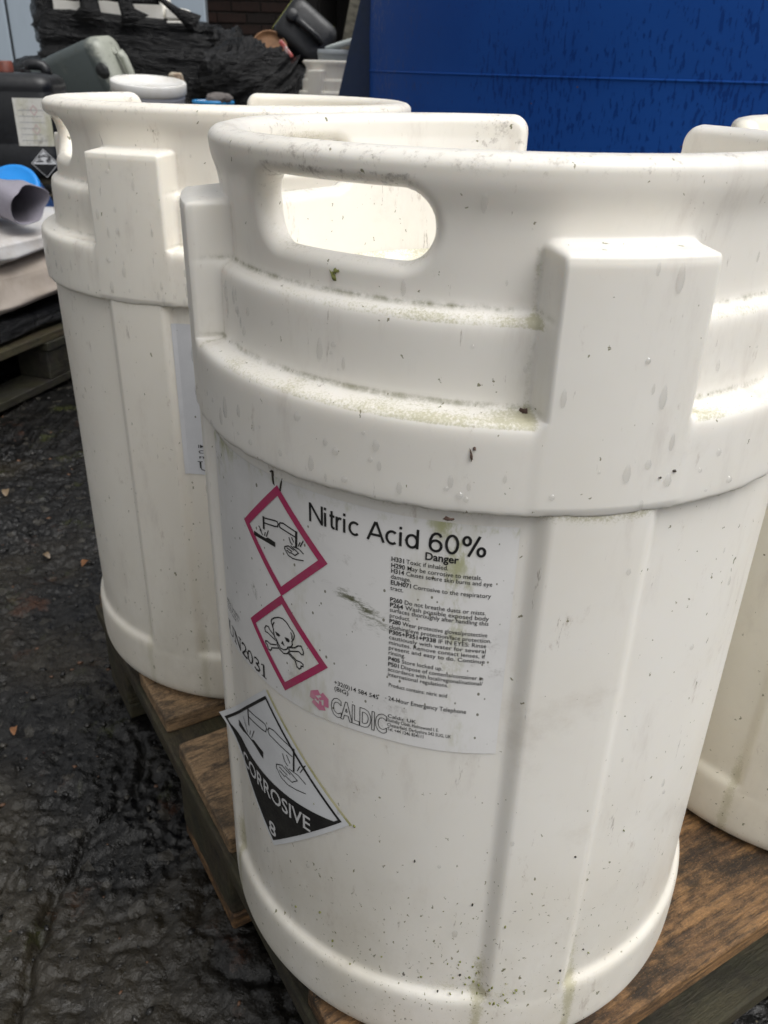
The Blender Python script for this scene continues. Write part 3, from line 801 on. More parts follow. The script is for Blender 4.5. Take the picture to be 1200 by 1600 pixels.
def grot(p, t, u, v, cap, width, lw=.125, m=0, lv=1):
    tot = sum(GROT[c][0] for c in t); k = width / tot; x = u
    for c in t:
        w_, st = GROT[c]
        for pts in st: p.line([(x + a * k, v + b * cap) for a, b in pts], lw * cap, m, lv, False, .0025)
        x += w_ * k
RL = .1895
def U(phi): return D2R(phi) * RL                       # photograph-facing azimuth of the front drum -> metres along the wall
def wrap_map(rot, off0, extra=None):
    def f(u, v, h):
        phi = u / RL; T = phi - D2R(rot)
        r = float(r_body(np.array(T), np.array(v))) + off0 + h
        if extra: r = extra(phi, v, h)
        return (r * math.sin(T), -r * math.cos(T), v)
    return f

def diamond_border(p, cu, cv, half, bw, m, lv):
    """square on its corner, drawn as four mitred bars"""
    inner = half - bw * math.sqrt(2)
    C = [(0, 1), (1, 0), (0, -1), (-1, 0)]; V, F = [], []
    n_ = 16
    for k in range(4):
        a, b = C[k], C[(k + 1) % 4]; o = len(V)
        for i in range(n_ + 1):
            t = i / n_; x = a[0] * (1 - t) + b[0] * t; y = a[1] * (1 - t) + b[1] * t
            V += [(cu + x * half, cv + y * half), (cu + x * inner, cv + y * inner)]
        F += [(o + 2 * i, o + 2 * i + 1, o + 2 * i + 3, o + 2 * i + 2) for i in range(n_)]
    p.put(V, F, m, lv)

# main product label
mapL = wrap_map(ROT1, .0005)
lab = Print()
bot = lambda u: .2905 - .0075 * (U(-.5) - u) / (U(-.5) - U(-68)) + .0006 * math.sin(u * 60)
lab.convex(bot, lambda u: .4392 + .0003 * math.sin(u * 45), U(-67.8), U(-.5), 200, 110)
label = lab.build("product_label", mapL, [M['paper']], drum1)
uv = np.array(lab.V); ph = np.degrees(uv[:, 0] / RL)
sm_ = np.exp(-((ph + 26) / 5.5) ** 2 - ((uv[:, 1] - (.379 - .0011 * (ph + 26))) / .006) ** 2) + .5 * np.exp(-((ph + 22) / 4) ** 2 - ((uv[:, 1] - .366) / .008) ** 2)
gn_ = np.exp(-((ph + 9.5) / 3.2) ** 2) * (.5 + .5 * sstep(.30, .44, uv[:, 1])) + .6 * np.exp(-((uv[:, 1] - .437) / .006) ** 2) + .5 * sstep(-52, -66, ph) * sstep(.36, .42, uv[:, 1])
for nm_, ar_ in (("smudge", sm_), ("green", gn_)):
    at_ = label.data.attributes.new(nm_, 'FLOAT', 'POINT'); at_.data.foreach_set("value", np.clip(ar_, 0, 1).astype(np.float32))
label["label"] = "large white acid label with black text and two red hazard diamonds"

tx = Print()
grot(tx, "Nitric Acid 60%", U(-35.2), .4212, .0114, U(-5.2) - U(-35.2))
tx.text("Danger", U(-14.6), .4160, .0043, U(-9.3) - U(-14.6), bold=.022)
B, N_ = True, False
x0, x1 = -20.0, -3.9
CP = .00262
JW = U(x1) - U(x0)
tx.kx0 = tx.words([("surfaces thoroughly after handling this", N_)], U(x0), .3797, CP, JW)
rows = [(.4114, [("H331", B), ("Toxic if inhaled.", N_)], 0), (.4076, [("H290", B), ("May be corrosive to metals.", N_)], 0), (.4042, [("H314", B), ("Causes severe skin burns and eye", N_)], 1),
        (.4007, [("damage.", N_)], 0), (.3970, [("EUH071", B), ("Corrosive to the respiratory", N_)], 1), (.3935, [("tract.", N_)], 0),
        (.3862, [("P260", B), ("Do not breathe dusts or mists.", N_)], 0), (.3828, [("P264", B), ("Wash possible exposed body", N_)], 1), (.3760, [("product.", N_)], 0),
        (.3722, [("P280", B), ("Wear protective gloves/protective", N_)], 1), (.3686, [("clothing/eye protection/face protection.", N_)], 0),
        (.3651, [("P305+P351+P338", B), ("IF IN EYES: Rinse", N_)], 1), (.3616, [("cautiously with water for several", N_)], 1), (.3581, [("minutes. Remove contact lenses, if", N_)], 1),
        (.3546, [("present and easy to do. Continue", N_)], 1), (.3511, [("rinsing.", N_)], 0), (.3470, [("P405", B), ("Store locked up.", N_)], 0),
        (.3432, [("P501", B), ("Dispose of contents/container in", N_)], 1), (.3396, [("accordance with local/regional/national/", N_)], 1), (.3360, [("international regulations.", N_)], 0)]
for v_, parts, just in rows: tx.words(parts, U(x0), v_, CP, JW if just else None)
tx.words([("Product contains: nitric acid", N_)], U(-19.8), .3287, CP, U(-9.6) - U(-19.8))
tx.words([("- 24-Hour Emergency Telephone", N_)], U(-20.4), .3187, .0030, U(-6.2) - U(-20.4))
tx.words([("+32(0)14 584 545", N_)], U(-30.4), .3172, .0030, U(-21.6) - U(-30.4))
tx.words([("(BIG)", N_)], U(-30.4), .3128, .0030, U(-27.4) - U(-30.4))
for v_, t_, r_ in ((.3061, "Caldic UK", -14.6), (.3030, "Stainsby Close, Holmewood I. E.", -10.6), (.2995, "Chesterfield, Derbyshire S42 5UG, UK", -8.4), (.2962, "Tel. +44 1246 854111", -13.2)):
    tx.words([(t_, N_)], U(-19.8), v_, .0024, U(r_) - U(-19.8))
for v_, t_, r_ in ((.3150, "IMDG: UN2031,", -58.5), (.3118, "Class 8, (5.1)", -59.5), (.3088, "nitric acid", -61.0)):
    tx.words([(t_, N_)], U(-67.0), v_, .0019, U(r_) - U(-67.0))
serif(tx, "UN2031", U(-67.2), .2885, .0102, U(-48.3) - U(-67.2))
tx.outline("CALDIC", U(-31.0), .2937, .0128, U(-19.9) - U(-31.0), .00045, bold=.03)
tx.build("lettering", mapL, [M['ink']], label)

for cphi, cz, half, sym in ((-42.5, .3984, .0363, corrosion), (-42.5, .3272, .0357, skull)):
    p = Print()
    diamond_border(p, U(cphi), cz, half, .0046, 0, 1)
    sym(p, U(cphi), cz, half, .00085, 1, 1)
    p.build("hazard_diamond", mapL, [M['red_ink'], M['ink']], label)
lg = Print()
cu, cv, s_ = U(-33.7), .2998, .0068
for k in range(3):                                         # three bent bars turning round a hexagon
    a0 = D2R(30 + 120 * k)
    pt = lambda r, a: (cu + r * s_ * math.cos(a), cv + r * s_ * math.sin(a))
    lg.line([pt(.86, a0 - D2R(60)), pt(.86, a0), pt(.86, a0 + D2R(44))], .0036, 0)
    lg.line([pt(.12, a0 + D2R(60)), pt(.70, a0 + D2R(10))], .0019, 0)
lg.build("logo", mapL, [M['pink_ink']], label)

# corrosive placard, its left corner lifting over the rib
PC, PZ, PH = -49.1, .2064, .0726
def lift(phi, v, h):
    d = max(0.0, -62.0 - math.degrees(phi)) / 9.0
    return RREC + .0007 + h + .0105 * d * d
mapP = wrap_map(ROT1, 0, lift)
pl = Print()
uc = U(PC)
pl.convex(lambda u: PZ - (PH - abs(u - uc)), lambda u: PZ + (PH - abs(u - uc)), uc - PH, uc + PH, 120, 30)
placard = pl.build("corrosive_placard", mapP, [M['paper_pl']], drum1)
placard["label"] = "black and white corrosive diamond sticker with a lifting corner"
pp = Print()
h1 = PH * .925
lowf = lambda u: PZ - (h1 - abs(u - uc))
hiB = lambda u: min(PZ - .002 - .006 * (1 - ((u - uc) / h1) ** 2), PZ + (h1 - abs(u - uc)))
pp.convex(lowf, lambda u: max(hiB(u), lowf(u)), uc - h1, uc + h1, 100, 12, 0, 1)
diamond_border(pp, uc, PZ, h1, .0021, 0, 1)
corrosion(pp, uc, PZ + .0155, PH * .98, .0008, 0, 1)
pp.text("CORROSIVE", uc - .0010, PZ - .0255, .0128, .0850, m=1, bold=.012, lv=2, center=True)
pp.text("8", uc, PZ - .0610, .0125, m=1, bold=.015, lv=2, center=True)
pp.build("lettering", mapP, [M['ink'], M['white_ink']], placard)
# yellowed glue line along the upper right edge of the sticker
gl = Print()
gl.line([(uc + .001, PZ + PH - .0005), (uc + PH + .001, PZ - .0005)], .0026, 0, 0)
gl.build("glue_residue", wrap_map(ROT1, .0003), [M['yellow_edge']], placard)

# paper strip on the second drum
RL2 = RL
def map2(u, v, h):
    T = u / RL2 - D2R(ROT2)
    r = float(r_body(np.array(T), np.array(v))) + .0005 + h
    return (r * math.sin(T), -r * math.cos(T), v)
st = Print()
st.convex(lambda u: .2842, lambda u: .4322, U(-10.0), U(58), 60, 20)
strip = st.build("paper_label", map2, [M['paper_clean']], drum2)
q_ = Print()
for v_, t_ in ((.3125, "IMDG: UN2031,"), (.3068, "Class 8, (5.1)"), (.3015, "nitric acid")):
    q_.words([(t_, N_)], U(-5.6), v_, .0032, U(9) - U(-5.6))
serif(q_, "UN2031", U(-6.0), .2885, .0098, U(14) - U(-6.0))
q_.build("lettering", map2, [M['ink']], strip)
bpy.data.objects.remove(_co)
bpy.data.curves.remove(_cu)

# stuck-on dirt: moss crumbs, hairs and grit at the places where they cling
def dirt_mesh(marks):
    V, F, mi_ = [], [], []
    for phi, z, r, a, b, k in marks:
        o = len(V); rot = random.uniform(-.6, .6); n_ = 9
        T0 = D2R(phi - ROT1)
        for ring, hh in ((0, .0011), (.55, .0009), (1, -.0002)):
            for j in range(n_ if ring else 1):
                t = 2 * math.pi * j / n_; q = ring * random.uniform(.35, 1.5)
                du, dv = a * q * math.cos(t), b * q * math.sin(t)
                du, dv = du * math.cos(rot) - dv * math.sin(rot), du * math.sin(rot) + dv * math.cos(rot)
                T = T0 + du / r; V.append(((r + hh) * math.sin(T), -(r + hh) * math.cos(T), z + dv))
        F += [(o, o + 1 + j, o + 1 + (j + 1) % n_) for j in range(n_)]
        F += [(o + 1 + j, o + 1 + n_ + j, o + 1 + n_ + (j + 1) % n_) for j in range(n_)] + [(o + 1 + j, o + 1 + n_ + (j + 1) % n_, o + 1 + (j + 1) % n_) for j in range(n_)]
        mi_ += [k] * (3 * n_)
    me = np_mesh("dirt_marks", V, F, matidx=mi_); return me
rd = random.Random(5)
marks = [(-34.1, .5490, .1724, .0011, .0036, 0), (-33.6, .5515, .1724, .0016, .0012, 0), (-43.5, .4372, .1898, .0006, .0060, 1), (-43.9, .4415, .1898, .0016, .0006, 1), (-41.6, .4350, .1898, .0005, .0045, 1), (-10.9, .4445, .1965, .0030, .0012, 2), (-1.5, .4975, .1835, .0022, .0016, 2), (21.0, .4690, .1966, .0016, .0008, 1), (18.8, .4665, .1966, .0010, .0006, 1),
         (-8.6, .4790, .1965, .0005, .0030, 2), (-8.2, .4825, .1965, .0008, .0009, 2), (.6, .4985, .186, .0024, .0008, 0)]
for k in range(46):                                            # crumbs along the foot, thick by the seam
    ph_ = rd.gauss(2.5, 4.5) if k < 26 else rd.uniform(-60, 30); z_ = .066 + abs(rd.gauss(0, .018)) if k < 26 else .07 + rd.random() ** 2 * .14
    marks.append((ph_, z_, float(r_body(np.array(D2R(ph_ - ROT1)), np.array(z_))) + (.003 if z_ < .072 else 0), rd.uniform(.0004, .0011), rd.uniform(.0004, .0015), rd.choice((0, 0, 0, 0, 0, 1))))
dm = link("dirt_marks", dirt_mesh(marks), [flat("moss_crumb", (.17, .18, .05), .8), flat("black_grit", (.035, .03, .022), .7), flat("brown_dirt", (.07, .04, .03), .8)], drum1, True)
dm["kind"] = "stuff"
# ------------------------------------------------------------------ fallen leaves
def leaf_mesh(l, w_):
    V, F = [], []
    for i in range(7):
        t = i / 6; ww = w_ * math.sin(math.pi * min(t * .92 + .06, 1)) ** .8
        for j in (-1, 0, 1):
            V.append(((t - .5) * l, j * ww / 2, .002 + .25 * ww * abs(j) * .5 + .006 * math.sin(t * 3)))
    for i in range(6):
        for j in range(2):
            o = i * 3 + j; F.append((o, o + 3, o + 4, o + 1))
    return py_mesh("leaf", V, F)
leafm = [dirty("leaf_orange", (.20, .085, .030), (.08, .04, .02), .6, 60, .4, .2), dirty("leaf_tan", (.17, .12, .07), (.07, .05, .03), .6, 60, .4, .2)]
for (x, y, l, ww, m_, lb) in ((-1.0, 2.13, .05, .026, 0, "orange brown leaf on the asphalt, farthest one near the dark pallet"),
                              (-.775, 1.54, .026, .015, 1, "tan leaf scrap on the asphalt at the left picture edge"),
                              (-.531, 1.285, .022, .013, 0, "small orange leaf on the asphalt beside the cream drum"),
                              (-.606, 1.30, .019, .011, 1, "faded yellowish leaf on the asphalt next to a small orange one"),
                              (-.482, .85, .018, .010, 0, "curled orange leaf on the asphalt, nearest one left of the pallet")):
    o = link("leaf", leaf_mesh(l, ww), leafm[m_], None, True)
    o.location = (x, y, ground_z(x, y) + .002); o.rotation_euler = (random.uniform(-.2, .2), random.uniform(-.2, .2), random.uniform(0, 6))
    tag(o, lb, "leaf", "fallen leaves on the yard")

# ------------------------------------------------------------------ big blue tank
n = NT("blue_paint_wet"); co = n.co()
big = n.noise(co, 3, 4); drip = n.noise(n.co((1, 1, .30), (0, .12, 0)), 150, 3, .55); drip2 = n.noise(n.co((1, 1, .12)), 75, 3, .5); where = n.noise(n.co((1, 1, .7)), 5, 3)
f = n.ramp(n.math('ADD', drip, n.math('MULTIPLY', where, .35)), .765, .82)
f2 = n.ramp(n.math('ADD', drip2, n.math('MULTIPLY', where, .30)), .82, .88)
wet = n.math('MAXIMUM', f, f2)
c = n.mix(n.ramp(big, .3, .7), (.0080, .068, .33), (.011, .082, .37))
c = n.mix(n.math('MULTIPLY', n.ramp(n.noise(co, 90, 5, .7), .55, .75), .18), c, (.03, .06, .16))
c = n.mix(n.math('MULTIPLY', wet, .8), c, (.004, .038, .21))
sp = n.vor(co, 40); sps = n.add("ShaderNodeSeparateColor"); n.L(sp.outputs["Color"], sps.inputs[0])
c = n.mix(n.math('MULTIPLY', n.math('LESS_THAN', sps.outputs[0], .05), n.math('LESS_THAN', sp.outputs["Distance"], .07)), c, (.09, .06, .05))
n.out(c, n.mix(wet, (.60, .60, .60), (.34, .34, .34)), n.bump(n.noise(co, 140, 3), .08, .001), Specular_IOR_Level=.14)
M['blue'] = n.m
TR, TX, TY, TH = 1.30, 1.226, 2.78, 1.75
tank = empty("blue_tank", (TX, TY, GZ))
tag(tank, "huge round blue painted tank streaked with rain behind the drums", "tank")
def part(name, me, mat, parent, loc=(0, 0, 0), rot=(0, 0, 0), smooth=False):
    o = link(name, me, mat, parent, smooth); o.location = loc; o.rotation_euler = rot; return o
part("shell", lathe_mesh("shell", [(TR - .02, 0), (TR, .012)] + [(TR + .0012 * math.sin(k * 1.7), .012 + k * .0705) for k in range(1, 24)] + [(TR - .01, TH - .03), (TR - .05, TH), (.001, TH + .06)], 256), M['blue'], tank, smooth=True)
part("weld_seam", lathe_mesh("weld_seam", [(TR - .002, .770), (TR + .0016, .7715), (TR + .0016, .7745), (TR - .002, .776)], 256), M['blue'], tank, smooth=True)
Vb = [(-.035, 0, 1.20), (-.035, .05, 1.20), (-.345, 0, .0), (-.345, .05, .0), (.10, 0, .0), (.10, .05, .0), (.10, 0, 1.2), (.10, .05, 1.2)]
part("stay_plate", py_mesh("stay_plate", Vb, [(0, 2, 4, 6), (1, 7, 5, 3), (0, 1, 3, 2), (6, 7, 1, 0), (2, 3, 5, 4)]),
     dirty("blue_paint_dark", (.010, .030, .085), (.02, .035, .06), .6, 14, .45), tank, (-TX, -.06, 0))
# ------------------------------------------------------------------ clad wall and brick wall at the back
M['clad'] = dirty("pale_blue_grey_cladding", (.40, .47, .54), (.34, .40, .46), .5, 4, .5, .05, (1, 1, .3))
M['clad_gap'] = flat("cladding_backing", (.12, .135, .15), .7)
cw = empty("clad_wall", (-3.3, 5.62, GZ)); tag(cw, "pale blue grey sheet clad wall at top left", "wall")
part("backing", rbox_mesh("backing", 2.2, .06, 2.6, .002), M['clad_gap'], cw, (1.1, .05, 1.3))
for k, (xa, xb) in enumerate(((0.0, 1.045), (1.062, 2.2))):
    part("panel", rbox_mesh("panel", xb - xa, .02, 2.6, .006, 2), M['clad'], cw, ((xa + xb) / 2, .006, 1.3))
bw = empty("brick_wall", (-2.05, 7.5, GZ)); tag(bw, "dark old brick wall behind the rubbish pile", "wall")
part("mortar_core", rbox_mesh("mortar_core", 1.42, .10, 2.3, .001), dirty("mortar_dark", (.030, .026, .022), (.018, .015, .012), .6, 9, .8), bw, (.71, .062, 1.15))
bmats = [dirty("brick_brown", (.045, .024, .018), (.02, .014, .012), .7, 30, .75, .4), dirty("brick_red", (.055, .026, .018), (.022, .013, .01), .7, 30, .75, .4), dirty("brick_dark", (.028, .019, .016), (.012, .01, .009), .7, 30, .75, .4)]
bme = {L_: [rbox_mesh("brick", L_, .10, .065, .004, 1, .0015) for _ in range(3)] for L_ in (.215, .1025)}
for r_ in range(30):
    x = 0.0; z = .035 + .0755 * r_; first = True
    while x < 1.40:
        L_ = .1025 if (first and r_ % 2) or x + .215 > 1.43 else .215
        first = False
        if x + L_ > 1.45: break
        k = random.randrange(3); me = bme[L_][k]
        if not me.materials: me.materials.append(bmats[0])
        o = bpy.data.objects.new("brick", me); COL.objects.link(o); o.parent = bw
        o.material_slots[0].link = 'OBJECT'; o.material_slots[0].material = random.choice(bmats)
        o.location = (x + L_ / 2, .05 + random.uniform(-.003, .003), z)
        x += L_ + .010
M['dark_timber'] = dirty("shade_dark_timber", (.012, .010, .009), (.022, .016, .013), .6, 8, .7, .2, (4, 4, 1))  # near-black: the shade of the open doorway is in the timber colour
sh = empty("lean_to_shed", (-.62, 7.5, GZ)); tag(sh, "dark open fronted lean-to shed beside the brick wall", "shed")
part("back_wall", rbox_mesh("back_wall", 3.0, .06, 2.5, .003), M['dark_timber'], sh, (1.5, 2.2, 1.25))
part("side_wall", rbox_mesh("side_wall", .06, 2.1, 2.5, .003), M['dark_timber'], sh, (.0, 1.10, 1.25))
part("side_wall", rbox_mesh("side_wall", .06, 2.1, 2.5, .003), M['dark_timber'], sh, (2.97, 1.10, 1.25))
part("shade_roof", rbox_mesh("shade_roof", 4.7, 3.4, .07, .004), M['dark_timber'], sh, (.72, .65, 2.58), (D2R(2), 0, 0))  # unseen overhead, added to darken the brick wall and the shed
part("post", rbox_mesh("post", .07, .07, 2.5, .004), M['dark_timber'], sh, (-.02, -.02, 1.25))

# ------------------------------------------------------------------ crumpled film, bags, sacks
def blob_mesh(name, rad, e=1.0, amp=.06, freq=4.0, str_=(1, 1, 1), nu=150, nv=110, ridged=True, zmin=None, seed=0.0, loc=(0, 0, 0), octv=4, tilt=0.0):
    u = np.linspace(-np.pi, np.pi, nu, endpoint=False); v = np.linspace(-np.pi / 2, np.pi / 2, nv)
    Uu, Vv = np.meshgrid(u, v)
    sp = lambda x: np.sign(x) * np.abs(x) ** e
    P = np.stack([sp(np.cos(Vv)) * sp(np.cos(Uu)), sp(np.cos(Vv)) * sp(np.sin(Uu)), sp(np.sin(Vv))], -1)
    nrm = P / np.maximum(np.linalg.norm(P, axis=-1, keepdims=True), 1e-6)
    Q = P * np.array(rad)
    wv = (fbm(Q * freq * .7 + seed + 9, 2)[..., None] - .4) * .9
    ct, st_ = math.cos(tilt), math.sin(tilt)
    W = np.stack([Q[..., 0] * ct + Q[..., 2] * st_, Q[..., 1], -Q[..., 0] * st_ + Q[..., 2] * ct], -1)
    f = fbm(W * np.array(str_) * freq + seed + wv, octv, ridged)
    Q = Q + nrm * ((f - f.mean())[..., None]) * amp
    if zmin is not None: Q[..., 2] = np.maximum(Q[..., 2], zmin - loc[2] + .002 * vnoise(Q * 30))
    return np_mesh(name, Q.reshape(-1, 3), grid_faces(nv, nu).reshape(-1, 4))
def blob(name, loc, rad, mat, label=None, cat=None, group=None, parent=None, rz=0.0, **kw):
    o = link(name, blob_mesh(name, rad, loc=loc, **kw), mat, parent, True)
    o.location = loc; o.rotation_euler = (0, 0, rz)
    if label: tag(o, label, cat, group)
    return o
def film(name, c, r=.24):
    n = NT(name); co = n.co()
    h = n.noise(n.co((1, 1, 3)), 22, 6, .65)
    return n.out(n.mix(n.ramp(h, .4, .7), c, tuple(x * 1.6 for x in c)), n.ramp(n.noise(co, 14, 4), .3, .7, r - .06, r + .14), n.bump(h, 1.0, .02), Specular_IOR_Level=.42)
M['film'] = film("black_stretch_film", (.003, .0032, .004), .15)
M['bag'] = film("black_bin_bag", (.0032, .0032, .0038), .16)
M['lilac'] = dirty("grey_lilac_film", (.28, .265, .31), (.22, .20, .23), .5, 8, .38, .15)
M['sack_white'] = dirty("white_woven_sack", (.60, .59, .58), (.42, .36, .30), .5, 7, .6, .2)
M['sack_buff'] = dirty("buff_sack", (.46, .40, .345), (.36, .30, .24), .6, 7, .6, .2)
M['dull_white'] = dirty("offwhite_plastic", (.66, .65, .60), (.50, .46, .36), .4, 10, .45)

# black wrapped pallet load with white boxes showing through the torn top
wl = empty("wrapped_load", (-1.24, 4.72, GZ)); tag(wl, "tall load wrapped in black stretch film, torn open along the top", "wrapped load")
o = blob("film_body", (-.02, 0, .482), (.41, .38, .482), M['film'], parent=wl, e=.22, amp=.055, freq=4.6, str_=(.30, .8, 7.0), nu=320, nv=260, seed=3.0, octv=4, tilt=.06)
o.rotation_euler = (0, D2R(4), 0); o.location.z += .012
def strap(name, pts, wd, parent, mat):
    V, F = [], []
    for i, p in enumerate(pts):
        p = Vector(p); d = (Vector(pts[min(i + 1, len(pts) - 1)]) - Vector(pts[max(i - 1, 0)])).normalized()
        s_ = d.cross(Vector((0, -1, 0))).normalized() * wd[i] / 2
        for t in (-1, -.4, .4, 1): V.append(p + s_ * t + Vector((0, -.006 * (abs(t) < .5) - .004 * math.sin(i * 2 + t * 4), 0)))
    for i in range(len(pts) - 1):
        for j in range(3):
            o_ = i * 4 + j; F.append((o_, o_ + 1, o_ + 5, o_ + 4))
    ob = link(name, py_mesh(name, V, F), mat, parent, True)
    md = ob.modifiers.new("thick", 'SOLIDIFY'); md.thickness = .003
    return ob
blob("film_bulge", (-.345, -.10, .95), (.105, .22, .20), M['film'], parent=wl, e=.8, amp=.04, freq=6, str_=(.6, .8, 3), seed=8.1, nu=110, nv=90)
strap("film_strip", [(-.30, -.385, 1.045), (-.18, -.395, 1.028), (-.05, -.39, 1.036), (.06, -.395, 1.022), (.19, -.385, 1.03)], (.05, .035, .04, .032, .05), wl, M['film'])
strap("film_strip", [(-.13, -.395, .93), (-.115, -.40, .985), (-.12, -.39, 1.04), (-.115, -.37, 1.10)], (.16, .09, .08, .09), wl, M['film'])
strap("film_strip", [(.075, -.395, .93), (.052, -.40, .975), (.04, -.40, 1.02), (.05, -.395, 1.08)], (.15, .07, .06, .08), wl, M['film'])
strap("film_strip", [(.16, -.39, 1.06), (.21, -.395, 1.02), (.27, -.395, .98), (.35, -.38, .93)], (.05, .022, .035, .09), wl, M['film'])
M['box_white'] = dirty("white_tub_plastic", (.92, .90, .84), (.75, .72, .63), .3, 8, .5)
for k, (xa, xb, zt, yy, lb) in enumerate(((-1.54, -1.375, 1.02, 4.46, "white box under the torn black film, leftmost of the four"), (-1.36, -1.205, 1.00, 4.47, "white box under the torn black film between two black straps"),
                                  (-1.185, -1.045, 1.03, 4.47, "white box in the torn load beside a stepped one"), (-1.035, -.955, .855, 4.455, "narrow stepped white box at the right end of the torn load"))):
    h = zt - .745
    o = empty("white_box", ((xa + xb) / 2, yy, .745)); tag(o, lb, "box", "white boxes in the wrapped load")
    part("box_body", rbox_mesh("box_body", xb - xa, .16, h - .05, .008, 2), M['box_white'], o, (0, 0, (h - .05) / 2))
    part("box_lid", rbox_mesh("box_lid", xb - xa + .004, .164, .046, .008, 2), M['box_white'], o, (0, 0, h - .025))
blob("film_tail", (-.50, -.05, .36), (.20, .20, .44), M['film'], parent=wl, e=.8, amp=.05, freq=5, str_=(1, 1, .6), seed=5.2, nu=110, nv=80, zmin=.003)

blob("rubbish_bag", (-.64, 4.24, .20), (.27, .26, .50), M['bag'], "black bin bag slumped in the middle of the rubbish pile", "bin bag", "black bin bags", amp=.19, freq=3.8, str_=(.45, .8, 3.8), e=.8, zmin=GZ, seed=1.7, rz=.3, octv=5, nu=280, nv=220, tilt=.45)
blob("rubbish_bag", (-.83, 4.62, .30), (.18, .20, .48), M['bag'], "knotted black bag standing right against the wrapped load", "bin bag", "black bin bags", amp=.11, freq=4, str_=(2.2, 1, .5), e=.85, zmin=GZ, seed=7.7, octv=4, tilt=.3)
blob("rubbish_bag", (-.43, 4.50, .18), (.26, .26, .46), M['bag'], "black bag heap under the tipped black canister", "bin bag", "black bin bags", amp=.09, freq=3, str_=(.6, .8, 2), e=.75, zmin=GZ, seed=12.3, octv=4, tilt=.6)
blob("rubbish_bag", (-.92, 4.18, .12), (.24, .17, .40), M['bag'], "low black bag in front of the wrapped load", "bin bag", "black bin bags", amp=.10, freq=3.5, str_=(.6, .8, 2), e=.8, zmin=GZ, seed=22.3, octv=4, tilt=-.3)

# ------------------------------------------------------------------ jerrycans
def rrect(sx, sy, r, n_=6):
    pts = []
    for cx, cy, a0 in ((sx / 2 - r, sy / 2 - r, 0), (-sx / 2 + r, sy / 2 - r, 90), (-sx / 2 + r, -sy / 2 + r, 180), (sx / 2 - r, -sy / 2 + r, 270)):
        for k in range(n_):
            a = D2R(a0 + 90 * k / (n_ - 1)); pts.append((cx + r * math.cos(a), cy + r * math.sin(a)))
    return pts
def loft_mesh(name, secs):
    V, F = [], []
    for sx, sy, r, z, ox in secs: V += [(x + ox, y, z) for x, y in rrect(sx, sy, r)]
    n_ = len(rrect(1, 1, .1))
    for i in range(len(secs) - 1):
        for k in range(n_): F.append((i * n_ + k, i * n_ + (k + 1) % n_, (i + 1) * n_ + (k + 1) % n_, (i + 1) * n_ + k))
    F.append(tuple(range(n_ - 1, -1, -1))); F.append(tuple(range((len(secs) - 1) * n_, len(secs) * n_)))
    return py_mesh(name, V, F)
def jerrycan(name, loc, rot, w_, d_, h_, mat, capmat, label, group=None, cap=True, capx=None, hs=1.0, hx=0.0):
    root = empty(name, loc, rot=rot); tag(root, label, "jerrycan", group)
    r = .045
    secs = [(w_ * .94, d_ * .92, r, 0, 0), (w_ * .985, d_ * .98, r, .008, 0), (w_, d_, r, .025, 0), (w_, d_, r, h_ * .28, 0), (w_ * .985, d_ * .985, r, h_ * .30, 0), (w_ * .985, d_ * .985, r, h_ * .32, 0), (w_, d_, r, h_ * .34, 0),
            (w_, d_, r, h_ * .74, 0), (w_ * .985, d_ * .985, r, h_ * .76, 0), (w_ * .985, d_ * .985, r, h_ * .78, 0), (w_, d_, r, h_ * .80, 0),
            (w_ * .99, d_ * .985, r, h_ * .84, 0), (w_ * .95, d_ * .93, r, h_ * .885, 0), (w_ * .86, d_ * .82, r, h_ * .915, 0), (w_ * .70, d_ * .62, r, h_ * .93, 0)]
    part("body", loft_mesh("body", secs), mat, root, smooth=True)
    a = w_ * .30 * hs
    arch = [(a * 1.05, 0, h_ * .90), (a * .98, 0, h_ * .955), (a * .75, 0, h_ * .99), (a * .3, 0, h_), (-a * .35, 0, h_), (-a * .62, 0, h_ * .985), (-a * .78, 0, h_ * .95), (-a * .82, 0, h_ * .90)]
    part("handle", tube_mesh("handle", [(x + hx, y, z) for x, y, z in arch], .017, 10), mat, root, smooth=True)
    if cap:
        c = part("cap", lathe_mesh("cap", [(.001, .034), (.024, .034), (.027, .031), (.0275, .004), (.029, 0), (.001, 0)], 20), capmat, root, (-w_ * .33 if capx is None else capx, 0, h_ * .925))
        part("neck", lathe_mesh("neck", [(.026, 0), (.024, .03), (.001, .03)], 18), mat, root, (-w_ * .33 if capx is None else capx, 0, h_ * .905))
    return root
M['black_pl'] = dirty("black_polythene", (.010, .011, .013), (.026, .028, .032), .6, 14, .38, .1)
M['red_cap'] = dirty("red_brown_cap", (.16, .036, .020), (.07, .02, .014), .7, 60, .5, .4)
n = NT("dirty_grey_translucent"); co = n.co()
sx_ = n.add("ShaderNodeSeparateXYZ"); n.L(co, sx_.inputs[0])
base_ = n.mix(n.ramp(n.math('ADD', sx_.outputs[2], n.math('MULTIPLY', n.noise(co, 22, 5), .12)), .395, .455), (.060, .074, .074), (.37, .385, .33))
base_ = n.mix(n.math('MULTIPLY', n.ramp(n.noise(co, 9, 7, .7), .56, .74), .35), base_, (.17, .18, .155))
base_ = n.mix(n.math('MULTIPLY', n.ramp(n.noise(co, 26, 6, .7), .57, .68), .6), base_, (.05, .055, .045))
n.out(base_, .38, n.bump(n.noise(co, 40, 4), .2, .003)); M['grey_pl'] = n.m
M['pale_can'] = dirty("pale_can_plastic", (.42, .43, .37), (.25, .22, .16), .6, 20, .45)

